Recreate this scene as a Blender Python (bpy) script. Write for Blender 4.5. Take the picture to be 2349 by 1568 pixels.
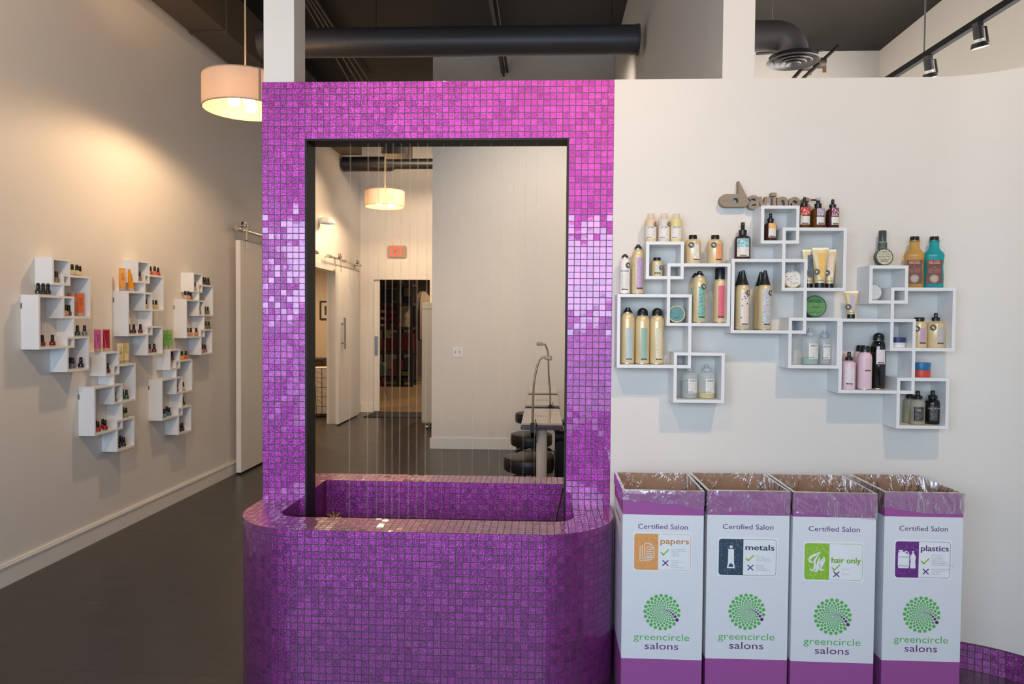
import bpy, bmesh, math, random
from mathutils import Vector, Matrix
random.seed(7)
for o in list(bpy.data.objects): bpy.data.objects.remove(o)
S = bpy.context.scene
COL = S.collection
PI = math.pi
# ------------------------------------------------------------------ camera
F, CX, CY, H = 1654.55, 1174.5, 784.0, 1.406
YAW, PITCH, ROLL = 0.04495, 0.02833, 0.00722
fwd = Vector((-math.sin(YAW)*math.cos(PITCH), math.cos(YAW)*math.cos(PITCH), -math.sin(PITCH)))
rgt = Vector((math.cos(YAW), math.sin(YAW), 0)); upv = rgt.cross(fwd)
r2 = math.cos(ROLL)*rgt + math.sin(ROLL)*upv; u2 = -math.sin(ROLL)*rgt + math.cos(ROLL)*upv
cam = bpy.data.cameras.new('camera'); camo = bpy.data.objects.new('camera', cam); COL.objects.link(camo)
camo.matrix_world = Matrix(((r2.x,u2.x,-fwd.x,0),(r2.y,u2.y,-fwd.y,0),(r2.z,u2.z,-fwd.z,H),(0,0,0,1)))
cam.sensor_width = 36; cam.lens = F/2349*36; cam.clip_start = 0.05; cam.clip_end = 60
S.camera = camo
# ------------------------------------------------------------------ world, light, exposure
w = bpy.data.worlds.new('world'); S.world = w; w.use_nodes = True
w.node_tree.nodes['Background'].inputs[0].default_value = (0.62,0.78,1.0,1)
w.node_tree.nodes['Background'].inputs[1].default_value = 0.5
vs = S.view_settings; vs.view_transform = 'Standard'; vs.look = 'None'; vs.gamma = 1; vs.use_curve_mapping = False
vs.exposure = 0.2
def area(name, loc, rot, sx, sy, power, color):
    l = bpy.data.lights.new(name, 'AREA'); l.shape = 'RECTANGLE'; l.size = sx; l.size_y = sy; l.energy = power; l.color = color
    o = bpy.data.objects.new(name, l); COL.objects.link(o); o.location = loc; o.rotation_euler = rot; return o
def spot(name, loc, aim, power, deg, color, blend=0.6, rad=0.05):
    l = bpy.data.lights.new(name, 'SPOT'); l.energy = power; l.spot_size = math.radians(deg); l.spot_blend = blend
    l.color = color; l.shadow_soft_size = rad
    o = bpy.data.objects.new(name, l); COL.objects.link(o); o.location = loc
    o.rotation_euler = (Vector(aim)-Vector(loc)).to_track_quat('-Z','Y').to_euler(); return o
WARM = (1.0,0.69,0.42)
area('shopfront_sky', (-0.82,-1.36,1.93), (PI/2,0,0), 3.85, .94, 94, (0.62,0.80,1.0))
area('shopfront_street', (-0.82,-1.36,.92), (PI/2,0,0), 3.85, 1.06, 17, (0.74,0.87,1.0))
spot('track_spot', (1.15,0.9,3.5), (1.1,3.03,1.95), 95, 78, WARM, 0.8)
spot('track_spot', (-0.45,0.7,3.5), (-0.45,3.03,2.0), 90, 62, WARM, 0.8)
spot('track_spot', (-1.0,1.2,3.9), (-2.8,2.6,3.1), 200, 95, WARM, 0.9)
spot('rear_track_spot', (0.25,5.6,3.9), (0.1,7.9,1.9), 185, 90, (1.0,.87,.74), 1.0)
spot('rear_track_spot', (-1.5,8.6,3.6), (-1.8,11.0,1.9), 215, 110, (1.0,.74,.5), 0.9, .35)
area('rear_room_fill', (3.5,5.4,2.2), (0,PI/2,0), 2.0, 3.0, 170, (1.0,0.94,0.88))  # unseen warm area light added to lift the rear walls; no window there
spot('inner_room_lamp', (-4.2,9.6,2.6), (-4.2,10.2,0), 160, 150, WARM, 0.5)
spot('store_room_lamp', (-1.6,15.0,3.0), (-1.6,15.4,0), 190, 160, (1,0.75,0.5), 0.5)
spot('left_passage_lamp', (-2.0,8.6,3.6), (-2.8,8.9,1.6), 60, 100, WARM, 0.9)
# ------------------------------------------------------------------ measured room
D = 3.0285; XL = -1.2035; T = 0.0265; W = 56*T; ZT = 2.409; ZR = 0.638; LX = -2.824
DO, DI, BI, BO = 0.445, 0.272, 0.375, 0.529
SD = 0.100; SDR = 0.116; CEIL = 4.30; BACK = 7.89; EXW = 10.95
def ray(u, v):
    return (u-CX)/F*r2 - (v-CY)/F*u2 + fwd
def at(u, v, ax, val):                      # measure: where the sight line through a photo point meets a plane
    d = ray(u, v); o = Vector((0,0,H)); t = (val-o[ax])/d[ax]; return o+d*t
def pix(P):
    q = Vector(P)-Vector((0,0,H)); return CX+F*q.dot(r2)/q.dot(fwd)
def solve(u, fn, a, b):
    for _ in range(50):
        m = (a+b)/2
        if pix(fn(m)) < u: a = m
        else: b = m
    return a
# ------------------------------------------------------------------ materials
def lin(c):
    return tuple((x/255/12.92 if x/255 <= .04045 else ((x/255+.055)/1.055)**2.4) for x in c)+(1,)
def new_mat(name):
    m = bpy.data.materials.new(name); m.use_nodes = True; nt = m.node_tree
    return m, nt, nt.nodes['Principled BSDF']
def N(nt, kind, **kw):
    n = nt.nodes.new(kind)
    for k, v in kw.items():
        if k.startswith('i'): n.inputs[int(k[1:])].default_value = v
        else: setattr(n, k, v)
    return n
_mc = {}
def pm(name, rgb, rough=0.5, metal=0.0, var=0.04, scale=8.0, bump=0.0, bscale=200.0, spec=0.5, coat=0.0, coords='Object', stretch=None, emit=None, es=0.0):
    """plain procedural surface: colour with soft noise variation and optional fine bump"""
    if name in _mc: return _mc[name]
    m, nt, b = new_mat(name); L = nt.links
    tc = N(nt,'ShaderNodeTexCoord')
    src = tc.outputs[coords]
    if stretch:
        mp = N(nt,'ShaderNodeMapping'); mp.inputs['Scale'].default_value = stretch; L.new(src, mp.inputs[0]); src = mp.outputs[0]
    no = N(nt,'ShaderNodeTexNoise'); no.inputs['Scale'].default_value = scale; no.inputs['Detail'].default_value = 4
    L.new(src, no.inputs['Vector'])
    mx = N(nt,'ShaderNodeMix', data_type='RGBA'); c = lin(rgb)
    mx.inputs[6].default_value = tuple(max(0,x*(1-var*2)) for x in c[:3])+(1,)
    mx.inputs[7].default_value = tuple(min(1,x*(1+var*2)) for x in c[:3])+(1,)
    L.new(no.outputs[0], mx.inputs[0]); L.new(mx.outputs[2], b.inputs['Base Color'])
    b.inputs['Roughness'].default_value = rough; b.inputs['Metallic'].default_value = metal
    b.inputs['Specular IOR Level'].default_value = spec; b.inputs['Coat Weight'].default_value = coat
    if bump:
        n2 = N(nt,'ShaderNodeTexNoise'); n2.inputs['Scale'].default_value = bscale; L.new(src, n2.inputs['Vector'])
        bp = N(nt,'ShaderNodeBump'); bp.inputs['Strength'].default_value = bump; bp.inputs['Distance'].default_value = 0.002
        L.new(n2.outputs[0], bp.inputs['Height']); L.new(bp.outputs[0], b.inputs['Normal'])
    if emit:
        b.inputs['Emission Color'].default_value = lin(emit); b.inputs['Emission Strength'].default_value = es
    _mc[name] = m; return m
def clear_mat(name, rgb, alpha=0.5, rough=0.15, trans_rgb=None):
    """see-through plastic or glass: tinted transparency mixed with a glossy coloured skin"""
    if name in _mc: return _mc[name]
    m, nt, b = new_mat(name); L = nt.links
    b.inputs['Base Color'].default_value = lin(rgb); b.inputs['Roughness'].default_value = rough
    tr = N(nt,'ShaderNodeBsdfTransparent'); tr.inputs[0].default_value = lin(trans_rgb or rgb)
    tc = N(nt,'ShaderNodeTexCoord'); no = N(nt,'ShaderNodeTexNoise'); no.inputs['Scale'].default_value = 30; L.new(tc.outputs['Object'], no.inputs['Vector'])
    mr = N(nt,'ShaderNodeMapRange'); mr.inputs[3].default_value = alpha-.05; mr.inputs[4].default_value = alpha+.05
    L.new(no.outputs[0], mr.inputs[0])
    mix = N(nt,'ShaderNodeMixShader'); L.new(mr.outputs[0], mix.inputs[0]); L.new(tr.outputs[0], mix.inputs[1]); L.new(b.outputs[0], mix.inputs[2])
    L.new(mix.outputs[0], nt.nodes['Material Output'].inputs[0]); _mc[name] = m; return m
def tile_mat(name, c_lo, c_hi, grout):
    """glitter glass mosaic on the UV map (one tile = one unit): tilted glossy tiles over metallic flakes, dark grout"""
    m, nt, b = new_mat(name); L = nt.links
    def math_(op, a, bb=None, c=None):
        n = N(nt,'ShaderNodeMath', operation=op)
        for i, x in enumerate((a, bb, c)):
            if x is None: continue
            if isinstance(x, (int,float)): n.inputs[i].default_value = x
            else: L.new(x, n.inputs[i])
        return n.outputs[0]
    uv = N(nt,'ShaderNodeUVMap'); uv.uv_map = 'UVMap'
    sp = N(nt,'ShaderNodeSeparateXYZ'); L.new(uv.outputs[0], sp.inputs[0])
    mask = None
    for k in (0,1):
        fr = math_('FRACT', sp.outputs[k]); d = math_('ABSOLUTE', math_('SUBTRACT', fr, 0.5))
        g = math_('LESS_THAN', d, 0.438); mask = g if mask is None else math_('MULTIPLY', mask, g)
    cb = N(nt,'ShaderNodeCombineXYZ')
    L.new(math_('FLOOR', sp.outputs[0]), cb.inputs[0]); L.new(math_('FLOOR', sp.outputs[1]), cb.inputs[1])
    wn = N(nt,'ShaderNodeTexWhiteNoise', noise_dimensions='2D'); L.new(cb.outputs[0], wn.inputs['Vector'])
    tc = N(nt,'ShaderNodeTexCoord')
    vo = N(nt,'ShaderNodeTexVoronoi'); vo.inputs['Scale'].default_value = 640; L.new(tc.outputs['Object'], vo.inputs['Vector'])
    sv = N(nt,'ShaderNodeSeparateColor'); L.new(vo.outputs['Color'], sv.inputs[0])
    cr = N(nt,'ShaderNodeMix', data_type='RGBA'); cr.inputs[6].default_value = lin(c_lo); cr.inputs[7].default_value = lin(c_hi)
    L.new(math_('ADD', math_('MULTIPLY', sv.outputs[0], 0.6), math_('MULTIPLY', wn.outputs[0], 0.4)), cr.inputs[0])
    gm = N(nt,'ShaderNodeMix', data_type='RGBA'); gm.inputs[6].default_value = lin(grout); L.new(cr.outputs[2], gm.inputs[7]); L.new(mask, gm.inputs[0])
    L.new(gm.outputs[2], b.inputs['Base Color'])
    L.new(math_('MULTIPLY', mask, 0.78), b.inputs['Metallic']); b.inputs['Coat IOR'].default_value = 1.65
    b.inputs['Roughness'].default_value = 0.38
    L.new(math_('MULTIPLY', mask, 0.9), b.inputs['Coat Weight']); b.inputs['Coat Roughness'].default_value = 0.05
    ge = N(nt,'ShaderNodeNewGeometry')
    def tilt(color_out, k):
        s = N(nt,'ShaderNodeVectorMath', operation='SUBTRACT'); s.inputs[1].default_value = (.5,.5,.5); L.new(color_out, s.inputs[0])
        c = N(nt,'ShaderNodeVectorMath', operation='SCALE'); c.inputs['Scale'].default_value = k; L.new(s.outputs[0], c.inputs[0])
        a = N(nt,'ShaderNodeVectorMath', operation='ADD'); L.new(ge.outputs['Normal'], a.inputs[0]); L.new(c.outputs[0], a.inputs[1])
        n = N(nt,'ShaderNodeVectorMath', operation='NORMALIZE'); L.new(a.outputs[0], n.inputs[0]); return n.outputs[0]
    L.new(tilt(vo.outputs['Color'], 0.5), b.inputs['Normal'])
    # glass face: each tile slightly tilted, softly wavy, edges pillowed
    no = N(nt,'ShaderNodeTexNoise'); no.inputs['Scale'].default_value = 90; L.new(tc.outputs['Object'], no.inputs['Vector'])
    bp = N(nt,'ShaderNodeBump'); bp.inputs['Strength'].default_value = 0.12; bp.inputs['Distance'].default_value = 0.001
    L.new(math_('ADD', math_('MULTIPLY', mask, 0.3), math_('MULTIPLY', no.outputs[0], 0.5)), bp.inputs['Height'])
    L.new(tilt(wn.outputs['Color'], 0.05), bp.inputs['Normal']); L.new(bp.outputs[0], b.inputs['Coat Normal'])
    return m
def line_label(name, bg, ink, rows=9, fill=0.5, top=None, topc=None):
    """printed label on UV 0..1: broken lines of small print, optional coloured upper field"""
    if name in _mc: return _mc[name]
    m, nt, b = new_mat(name); L = nt.links
    uv = N(nt,'ShaderNodeUVMap'); uv.uv_map = 'UVMap'; sp = N(nt,'ShaderNodeSeparateXYZ'); L.new(uv.outputs[0], sp.inputs[0])
    def M(op, a, bb):
        n = N(nt,'ShaderNodeMath', operation=op)
        for i, x in enumerate((a,bb)):
            if isinstance(x,(int,float)): n.inputs[i].default_value = x
            else: L.new(x, n.inputs[i])
        return n.outputs[0]
    v = M('MULTIPLY', sp.outputs[1], rows*2.1); fr = M('FRACT', v, 0); line = M('LESS_THAN', M('ABSOLUTE', M('SUBTRACT', fr, .5), 0), .17)
    cb = N(nt,'ShaderNodeCombineXYZ'); L.new(M('MULTIPLY', sp.outputs[0], 17), cb.inputs[0]); L.new(M('MULTIPLY', M('FLOOR', v, 0), 7.3), cb.inputs[1])
    no = N(nt,'ShaderNodeTexNoise'); no.inputs['Scale'].default_value = 1.0; L.new(cb.outputs[0], no.inputs['Vector'])
    on = M('MULTIPLY', line, M('GREATER_THAN', no.outputs[0], 1-fill))
    side = M('LESS_THAN', M('ABSOLUTE', M('SUBTRACT', sp.outputs[0], .5), 0), .42)
    on = M('MULTIPLY', on, side)
    mx = N(nt,'ShaderNodeMix', data_type='RGBA'); mx.inputs[6].default_value = lin(bg); mx.inputs[7].default_value = lin(ink)
    L.new(M('MULTIPLY', on, .75), mx.inputs[0]); out = mx.outputs[2]
    if top is not None:
        t = M('GREATER_THAN', sp.outputs[1], top)
        n2 = N(nt,'ShaderNodeTexNoise'); n2.inputs['Scale'].default_value = 9; n2.inputs['Detail'].default_value = 0; L.new(uv.outputs[0], n2.inputs['Vector'])
        pale = N(nt,'ShaderNodeMix', data_type='RGBA'); pale.inputs[6].default_value = lin(topc); pale.inputs[7].default_value = lin((235,225,215))
        L.new(M('GREATER_THAN', n2.outputs[0], .6), pale.inputs[0])
        m2 = N(nt,'ShaderNodeMix', data_type='RGBA'); L.new(t, m2.inputs[0]); L.new(out, m2.inputs[6]); L.new(pale.outputs[2], m2.inputs[7]); out = m2.outputs[2]
    L.new(out, b.inputs['Base Color']); b.inputs['Roughness'].default_value = .45
    _mc[name] = m; return m
def spot_label(name, bg, fg, scale=8, size=.32, third=None):
    """patterned label on UV: round motifs over a ground colour"""
    if name in _mc: return _mc[name]
    m, nt, b = new_mat(name); L = nt.links
    uv = N(nt,'ShaderNodeUVMap'); uv.uv_map = 'UVMap'
    mp = N(nt,'ShaderNodeMapping'); mp.inputs['Scale'].default_value = (1,3,1); L.new(uv.outputs[0], mp.inputs[0])
    vo = N(nt,'ShaderNodeTexVoronoi'); vo.inputs['Scale'].default_value = scale; vo.inputs['Randomness'].default_value = .7; L.new(mp.outputs[0], vo.inputs['Vector'])
    lt = N(nt,'ShaderNodeMath', operation='LESS_THAN'); L.new(vo.outputs['Distance'], lt.inputs[0]); lt.inputs[1].default_value = size
    mx = N(nt,'ShaderNodeMix', data_type='RGBA'); mx.inputs[6].default_value = lin(bg); mx.inputs[7].default_value = lin(fg)
    L.new(lt.outputs[0], mx.inputs[0]); out = mx.outputs[2]
    if third:
        sc = N(nt,'ShaderNodeSeparateColor'); L.new(vo.outputs['Color'], sc.inputs[0])
        m3 = N(nt,'ShaderNodeMix', data_type='RGBA'); m3.inputs[6].default_value = lin(fg); m3.inputs[7].default_value = lin(third)
        g = N(nt,'ShaderNodeMath', operation='GREATER_THAN'); L.new(sc.outputs[0], g.inputs[0]); g.inputs[1].default_value = .5
        L.new(g.outputs[0], m3.inputs[0]); L.new(m3.outputs[2], mx.inputs[7])
    L.new(out, b.inputs['Base Color']); b.inputs['Roughness'].default_value = .4; _mc[name] = m; return m
# ------------------------------------------------------------------ mesh helpers
class MB:
    def __init__(s):
        s.bm = bmesh.new(); s.uv = s.bm.loops.layers.uv.new('UVMap'); s.smooth = False
    def face(s, pts, mi=0, uvs=None):
        vs_ = [s.bm.verts.new(p) for p in pts]
        try: f = s.bm.faces.new(vs_)
        except ValueError: return None
        f.material_index = mi
        if uvs:
            for l, u in zip(f.loops, uvs): l[s.uv].uv = u
        return f
    def box(s, x0, x1, y0, y1, z0, z1, mi=0):
        v = [s.bm.verts.new(p) for p in ((x0,y0,z0),(x1,y0,z0),(x1,y1,z0),(x0,y1,z0),(x0,y0,z1),(x1,y0,z1),(x1,y1,z1),(x0,y1,z1))]
        for q in ((0,3,2,1),(4,5,6,7),(0,1,5,4),(1,2,6,5),(2,3,7,6),(3,0,4,7)):
            s.bm.faces.new([v[i] for i in q]).material_index = mi
        return s
    def lathe(s, prof, seg=28, c=(0,0,0), axis='z', mi=0, sy=1.0):
        s.smooth = True; rings = []
        def P(r, z, a):
            x, y = r*math.cos(a), r*math.sin(a)*sy
            if axis == 'z': return (c[0]+x, c[1]+y, c[2]+z)
            if axis == 'y': return (c[0]+x, c[1]-z, c[2]+y)
            return (c[0]+z, c[1]+x, c[2]+y)
        for r, z in prof:
            if r < 1e-6: rings.append([s.bm.verts.new(P(0,z,0))])
            else: rings.append([s.bm.verts.new(P(r,z,2*PI*i/seg)) for i in range(seg)])
        for A, B in zip(rings, rings[1:]):
            for i in range(seg):
                j = (i+1) % seg
                if len(A) == 1 and len(B) == 1: continue
                if len(A) == 1: f = s.bm.faces.new((A[0],B[j],B[i]))
                elif len(B) == 1: f = s.bm.faces.new((A[i],A[j],B[0]))
                else: f = s.bm.faces.new((A[i],A[j],B[j],B[i]))
                f.material_index = mi
        for R_, rev in ((rings[0],True),(rings[-1],False)):
            if len(R_) > 1 and prof[0] != prof[-1]:
                f = s.bm.faces.new(list(reversed(R_)) if rev else R_); f.material_index = mi
        return s
    def loft(s, sections, mi=0, cap=True, closed=True):
        s.smooth = True
        rings = [[s.bm.verts.new(p) for p in sec] for sec in sections]
        n = len(rings[0])
        for A, B in zip(rings, rings[1:]):
            for i in range(n if closed else n-1):
                j = (i+1) % n
                s.bm.faces.new((A[i],A[j],B[j],B[i])).material_index = mi
        if cap:
            s.bm.faces.new(list(reversed(rings[0]))).material_index = mi; s.bm.faces.new(rings[-1]).material_index = mi
        return s
    def tube(s, pts, r, seg=8, mi=0):
        pts = [Vector(p) for p in pts]; secs = []
        t0 = (pts[1]-pts[0]).normalized(); ref = Vector((0,0,1)) if abs(t0.z) < .9 else Vector((1,0,0))
        nrm = t0.cross(ref).normalized()
        for i, p in enumerate(pts):
            a = pts[max(0,i-1)]; b_ = pts[min(len(pts)-1,i+1)]; t = (b_-a).normalized()
            nrm = (nrm-t*nrm.dot(t)).normalized(); bn = t.cross(nrm)
            rr = r[i] if isinstance(r,(list,tuple)) else r
            secs.append([p+nrm*rr*math.cos(2*PI*k/seg)+bn*rr*math.sin(2*PI*k/seg) for k in range(seg)])
        return s.loft(secs, mi)
    def prism(s, poly, d, frame=None, mi=0):
        """2-D outline extruded by d. frame maps (x,y,depth)->world; default x->X, y->Z, depth->-Y"""
        fr = frame or (lambda x,y,z: (x,-z,y))
        n = len(poly)
        a = sum(poly[i][0]*poly[(i+1)%n][1]-poly[(i+1)%n][0]*poly[i][1] for i in range(n))
        if a < 0: poly = poly[::-1]
        A = [s.bm.verts.new(fr(x,y,0)) for x,y in poly]; B = [s.bm.verts.new(fr(x,y,d)) for x,y in poly]
        s.bm.faces.new(B).material_index = mi; s.bm.faces.new(A[::-1]).material_index = mi
        for i in range(n):
            j = (i+1)%n; s.bm.faces.new((A[i],A[j],B[j],B[i])).material_index = mi
        return s
    def patch(s, r, a0, a1, z0, z1, mi=0, seg=10, cy=0.0, off=0.0005):
        """label wrapped on a cylinder; angle measured from the -Y direction"""
        for i in range(seg):
            t0, t1 = a0+(a1-a0)*i/seg, a0+(a1-a0)*(i+1)/seg; R_ = r+off
            s.face([(R_*math.sin(t0),cy-R_*math.cos(t0),z0),(R_*math.sin(t1),cy-R_*math.cos(t1),z0),(R_*math.sin(t1),cy-R_*math.cos(t1),z1),(R_*math.sin(t0),cy-R_*math.cos(t0),z1)],
                   mi, [(i/seg,0),((i+1)/seg,0),((i+1)/seg,1),(i/seg,1)])
        s.smooth = True; return s
    def disc_on(s, r, ang, z, rad, mi=0, off=0.0009, n=20):
        """round sticker wrapped on a cylinder"""
        R_ = r+off; pts = []
        for k in range(n):
            a = 2*PI*k/n; t = ang+rad*math.cos(a)/R_
            pts.append((R_*math.sin(t), -R_*math.cos(t), z+rad*math.sin(a)))
        c = (R_*math.sin(ang), -R_*math.cos(ang), z)
        for k in range(n): s.face([c, pts[k], pts[(k+1)%n]], mi)
        return s
    def merge(s):
        bmesh.ops.remove_doubles(s.bm, verts=s.bm.verts, dist=1e-5); return s
    def build(s, name, mats, parent=None, at0=None, bevel=0.0, label=None):
        me = bpy.data.meshes.new(name)
        if bevel:
            bmesh.ops.bevel(s.bm, geom=[e for e in s.bm.edges], offset=bevel, segments=2, affect='EDGES', clamp_overlap=True)
        s.bm.normal_update()
        s.bm.to_mesh(me); s.bm.free()
        for m in (mats if isinstance(mats,(list,tuple)) else [mats]): me.materials.append(m)
        if s.smooth:
            me.shade_smooth(); me.set_sharp_from_angle(angle=math.radians(35))
        o = bpy.data.objects.new(name, me); COL.objects.link(o)
        if at0 is not None: o.location = at0
        if parent is not None: o.parent = parent
        if label: o['label'] = label
        return o
def thing(name, label, cat, loc=(0,0,0), rz=0.0, group=None):
    o = bpy.data.objects.new(name, None); COL.objects.link(o); o.location = loc; o.rotation_euler = (0,0,rz); o.empty_display_size = .05
    o['label'] = label; o['category'] = cat
    if group: o['group'] = group
    return o
def tag(o, label, cat, group=None):
    o['label'] = label; o['category'] = cat
    if group: o['group'] = group
    return o
def struct(o):
    o['kind'] = 'structure'; return o
def rrect(w_, h_, r, n=5, cx=0, cy=0):
    pts = []
    for (sx, sy, a0) in ((1,1,0),(-1,1,PI/2),(-1,-1,PI),(1,-1,1.5*PI)):
        for k in range(n+1):
            a = a0+PI/2*k/n; pts.append((cx+sx*(w_/2-r)+r*math.cos(a), cy+sy*(h_/2-r)+r*math.sin(a)))
    return pts
def circ(cx, cy, r, n=16): return [(cx+r*math.cos(2*PI*k/n), cy+r*math.sin(2*PI*k/n)) for k in range(n)]
_tc = {}
def text2d(body, size, thin=0.0, res=3, align='CENTER'):
    """outline lettering as flat polygons: list of (x,y) and faces, centred on x, baseline y=0"""
    k = (body,size,thin,align)
    if k in _tc: return _tc[k]
    cu = bpy.data.curves.new('lettering','FONT'); cu.body = body; cu.size = size; cu.align_x = align; cu.resolution_u = res; cu.offset = thin
    ob = bpy.data.objects.new('lettering', cu); me = bpy.data.meshes.new_from_object(ob)
    vs_ = [(v.co.x, v.co.y) for v in me.vertices]; fs = [tuple(p.vertices) for p in me.polygons]
    # keep faces turned the same way
    out = []
    for f in fs:
        a = sum(vs_[f[i]][0]*vs_[f[(i+1)%len(f)]][1]-vs_[f[(i+1)%len(f)]][0]*vs_[f[i]][1] for i in range(len(f)))
        out.append(f if a > 0 else f[::-1])
    bpy.data.objects.remove(ob); bpy.data.curves.remove(cu); bpy.data.meshes.remove(me)
    _tc[k] = (vs_, out); return _tc[k]
def put_text(mb, body, size, fn, thin=0.0, mi=0, width=None, res=3, align='CENTER'):
    vs_, fs = text2d(body, size, thin, res, align)
    if not vs_: return mb
    k = 1.0
    if width:
        x0 = min(v[0] for v in vs_); x1 = max(v[0] for v in vs_); k = width/(x1-x0)
    bv = [mb.bm.verts.new(fn(x*k, y)) for x, y in vs_]
    for f in fs:
        try: mb.bm.faces.new([bv[i] for i in f]).material_index = mi
        except ValueError: pass
    return mb
def on_cyl(r, z, ang=0.0, off=0.0011):
    return lambda x, y: ((r+off)*math.sin(ang+x/r), -(r+off)*math.cos(ang+x/r), z+y)
def on_plane(x0, y0, z0): return lambda x, y: (x0+x, y0, z0+y)
# ------------------------------------------------------------------ shared surfaces
M_wall = pm('wall_paint', (226,221,214), .6, var=.012, scale=3, bump=.12, bscale=260)
M_trim = pm('white_trim_paint', (232,228,220), .4, var=.01)
M_ceil = pm('black_ceiling', (30,26,24), .7, var=.08, scale=2)
M_duct = pm('dark_grey_duct', (62,60,62), .45, var=.05, scale=3)
M_tan = pm('brown_duct', (84,72,60), .55, var=.04, scale=2)
M_black = pm('black_metal', (24,23,24), .45)
M_white = pm('white_lacquer', (232,233,234), .35, var=.01)
M_shelfin = M_white
M_chrome = pm('chrome', (200,195,190), .18, 1.0, var=.02)
M_steel = pm('brushed_steel', (150,148,145), .35, 1.0, var=.03, stretch=(1,1,40))
M_leather = pm('black_leather', (22,20,20), .38, var=.1, bump=.3, bscale=300)
M_tile = tile_mat('purple_glitter_mosaic', (122,34,122), (208,82,192), (80,64,74))
def floor_mat():
    m, nt, b = new_mat('dark_floor'); L = nt.links
    tc = N(nt,'ShaderNodeTexCoord')
    br = N(nt,'ShaderNodeTexBrick'); br.offset = 0.0; br.inputs['Scale'].default_value = 1.0; br.inputs['Mortar Size'].default_value = .0022
    br.inputs['Brick Width'].default_value = .46; br.inputs['Row Height'].default_value = .46
    br.inputs['Color1'].default_value = lin((60,53,49)); br.inputs['Color2'].default_value = lin((62,56,52)); br.inputs['Mortar'].default_value = lin((36,32,30))
    L.new(tc.outputs['Object'], br.inputs['Vector'])
    mp = N(nt,'ShaderNodeMapping'); mp.inputs['Scale'].default_value = (1.2,4,1); mp.inputs['Rotation'].default_value = (0,0,.6); L.new(tc.outputs['Object'], mp.inputs[0])
    no = N(nt,'ShaderNodeTexNoise'); no.inputs['Scale'].default_value = 2.2; no.inputs['Detail'].default_value = 8; no.inputs['Roughness'].default_value = .7; L.new(mp.outputs[0], no.inputs['Vector'])
    cr = N(nt,'ShaderNodeValToRGB'); cr.color_ramp.elements[0].position = .55; cr.color_ramp.elements[1].position = .8
    cr.color_ramp.elements[0].color = (0,0,0,1); cr.color_ramp.elements[1].color = (.5,.5,.5,1); L.new(no.outputs[0], cr.inputs[0])
    mx = N(nt,'ShaderNodeMix', data_type='RGBA'); mx.inputs[7].default_value = lin((112,102,96)); L.new(cr.outputs[0], mx.inputs[0]); L.new(br.outputs[0], mx.inputs[6])
    L.new(mx.outputs[2], b.inputs['Base Color'])
    mr = N(nt,'ShaderNodeMapRange'); mr.inputs[3].default_value = .22; mr.inputs[4].default_value = .42; L.new(no.outputs[0], mr.inputs[0]); L.new(mr.outputs[0], b.inputs['Roughness'])
    bp = N(nt,'ShaderNodeBump'); bp.inputs['Strength'].default_value = .08; bp.inputs['Distance'].default_value = .003; L.new(no.outputs[0], bp.inputs['Height']); L.new(bp.outputs[0], b.inputs['Normal'])
    return m
M_floor = floor_mat()
# ================================================================== THE SETTING
struct(MB().box(-2.95,3.9,-1.5,11.0,-.1,0).build('floor', M_floor))
struct(MB().box(-3.0,3.9,-1.5,11.1,CEIL,CEIL+.1).build('ceiling', M_ceil))
# left wall with the doorway of the inner room
DY0, DY1, DH = 8.2, 9.66, 2.07
m = MB(); m.box(LX-.12,LX,-1.5,DY0,0,CEIL); m.box(LX-.12,LX,DY1,11.1,0,CEIL); m.box(LX-.12,LX,DY0,DY1,DH,CEIL)
struct(m.build('wall_left', M_wall))
m = MB(); m.box(LX,LX+.015,-1.38,DY0-.02,0,.118); m.box(LX,LX+.022,-1.38,DY0-.02,.100,.108); struct(m.build('baseboard_left', M_trim))
# rear wall holding the EXIT sign, with the store room doorway
ex0, ex1 = at(857,700,1,EXW).x, at(986,700,1,EXW).x; exh = at(920,641,1,EXW).z
m = MB(); m.box(LX,ex0,EXW,EXW+.14,0,CEIL); m.box(ex1,.3,EXW,EXW+.14,0,CEIL); m.box(ex0,ex1,EXW,EXW+.14,exh,CEIL)
struct(m.build('wall_rear', M_wall))
m = MB(); m.box(LX+.015,ex0,EXW-.015,EXW,0,.13); m.box(LX,LX+.015,DY1+.0,EXW-.015,0,.13); struct(m.build('baseboard_rear', M_trim))
bx0 = at(990.5,800,1,BACK).x
struct(MB().box(bx0,3.86,BACK,BACK+.15,0,CEIL).build('wall_back', M_wall))
struct(MB().box(bx0-.016,.72,BACK-.016,BACK,0,.118).build('baseboard_back', M_trim))
rx = at(2018,113,1,BACK).x
struct(MB().box(rx,rx+.12,-1.5,BACK,0,CEIL).build('wall_right', M_wall))
# partition behind the white wall; its front end rises as a pillar
px0, px1 = .721, .85
m = MB(); m.box(px0,px1,D,BACK,ZT,CEIL); m.box(px0,px1,D+.115,BACK,0,ZT); struct(m.build('wall_partition', M_wall))
pl0, pl1 = at(605,190,1,D+.004).x, at(674.5,190,1,D+.004).x
struct(MB().box(pl0,pl1,D+.004,D+.145,ZT,CEIL).build('wall_pillar', M_wall))
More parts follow.
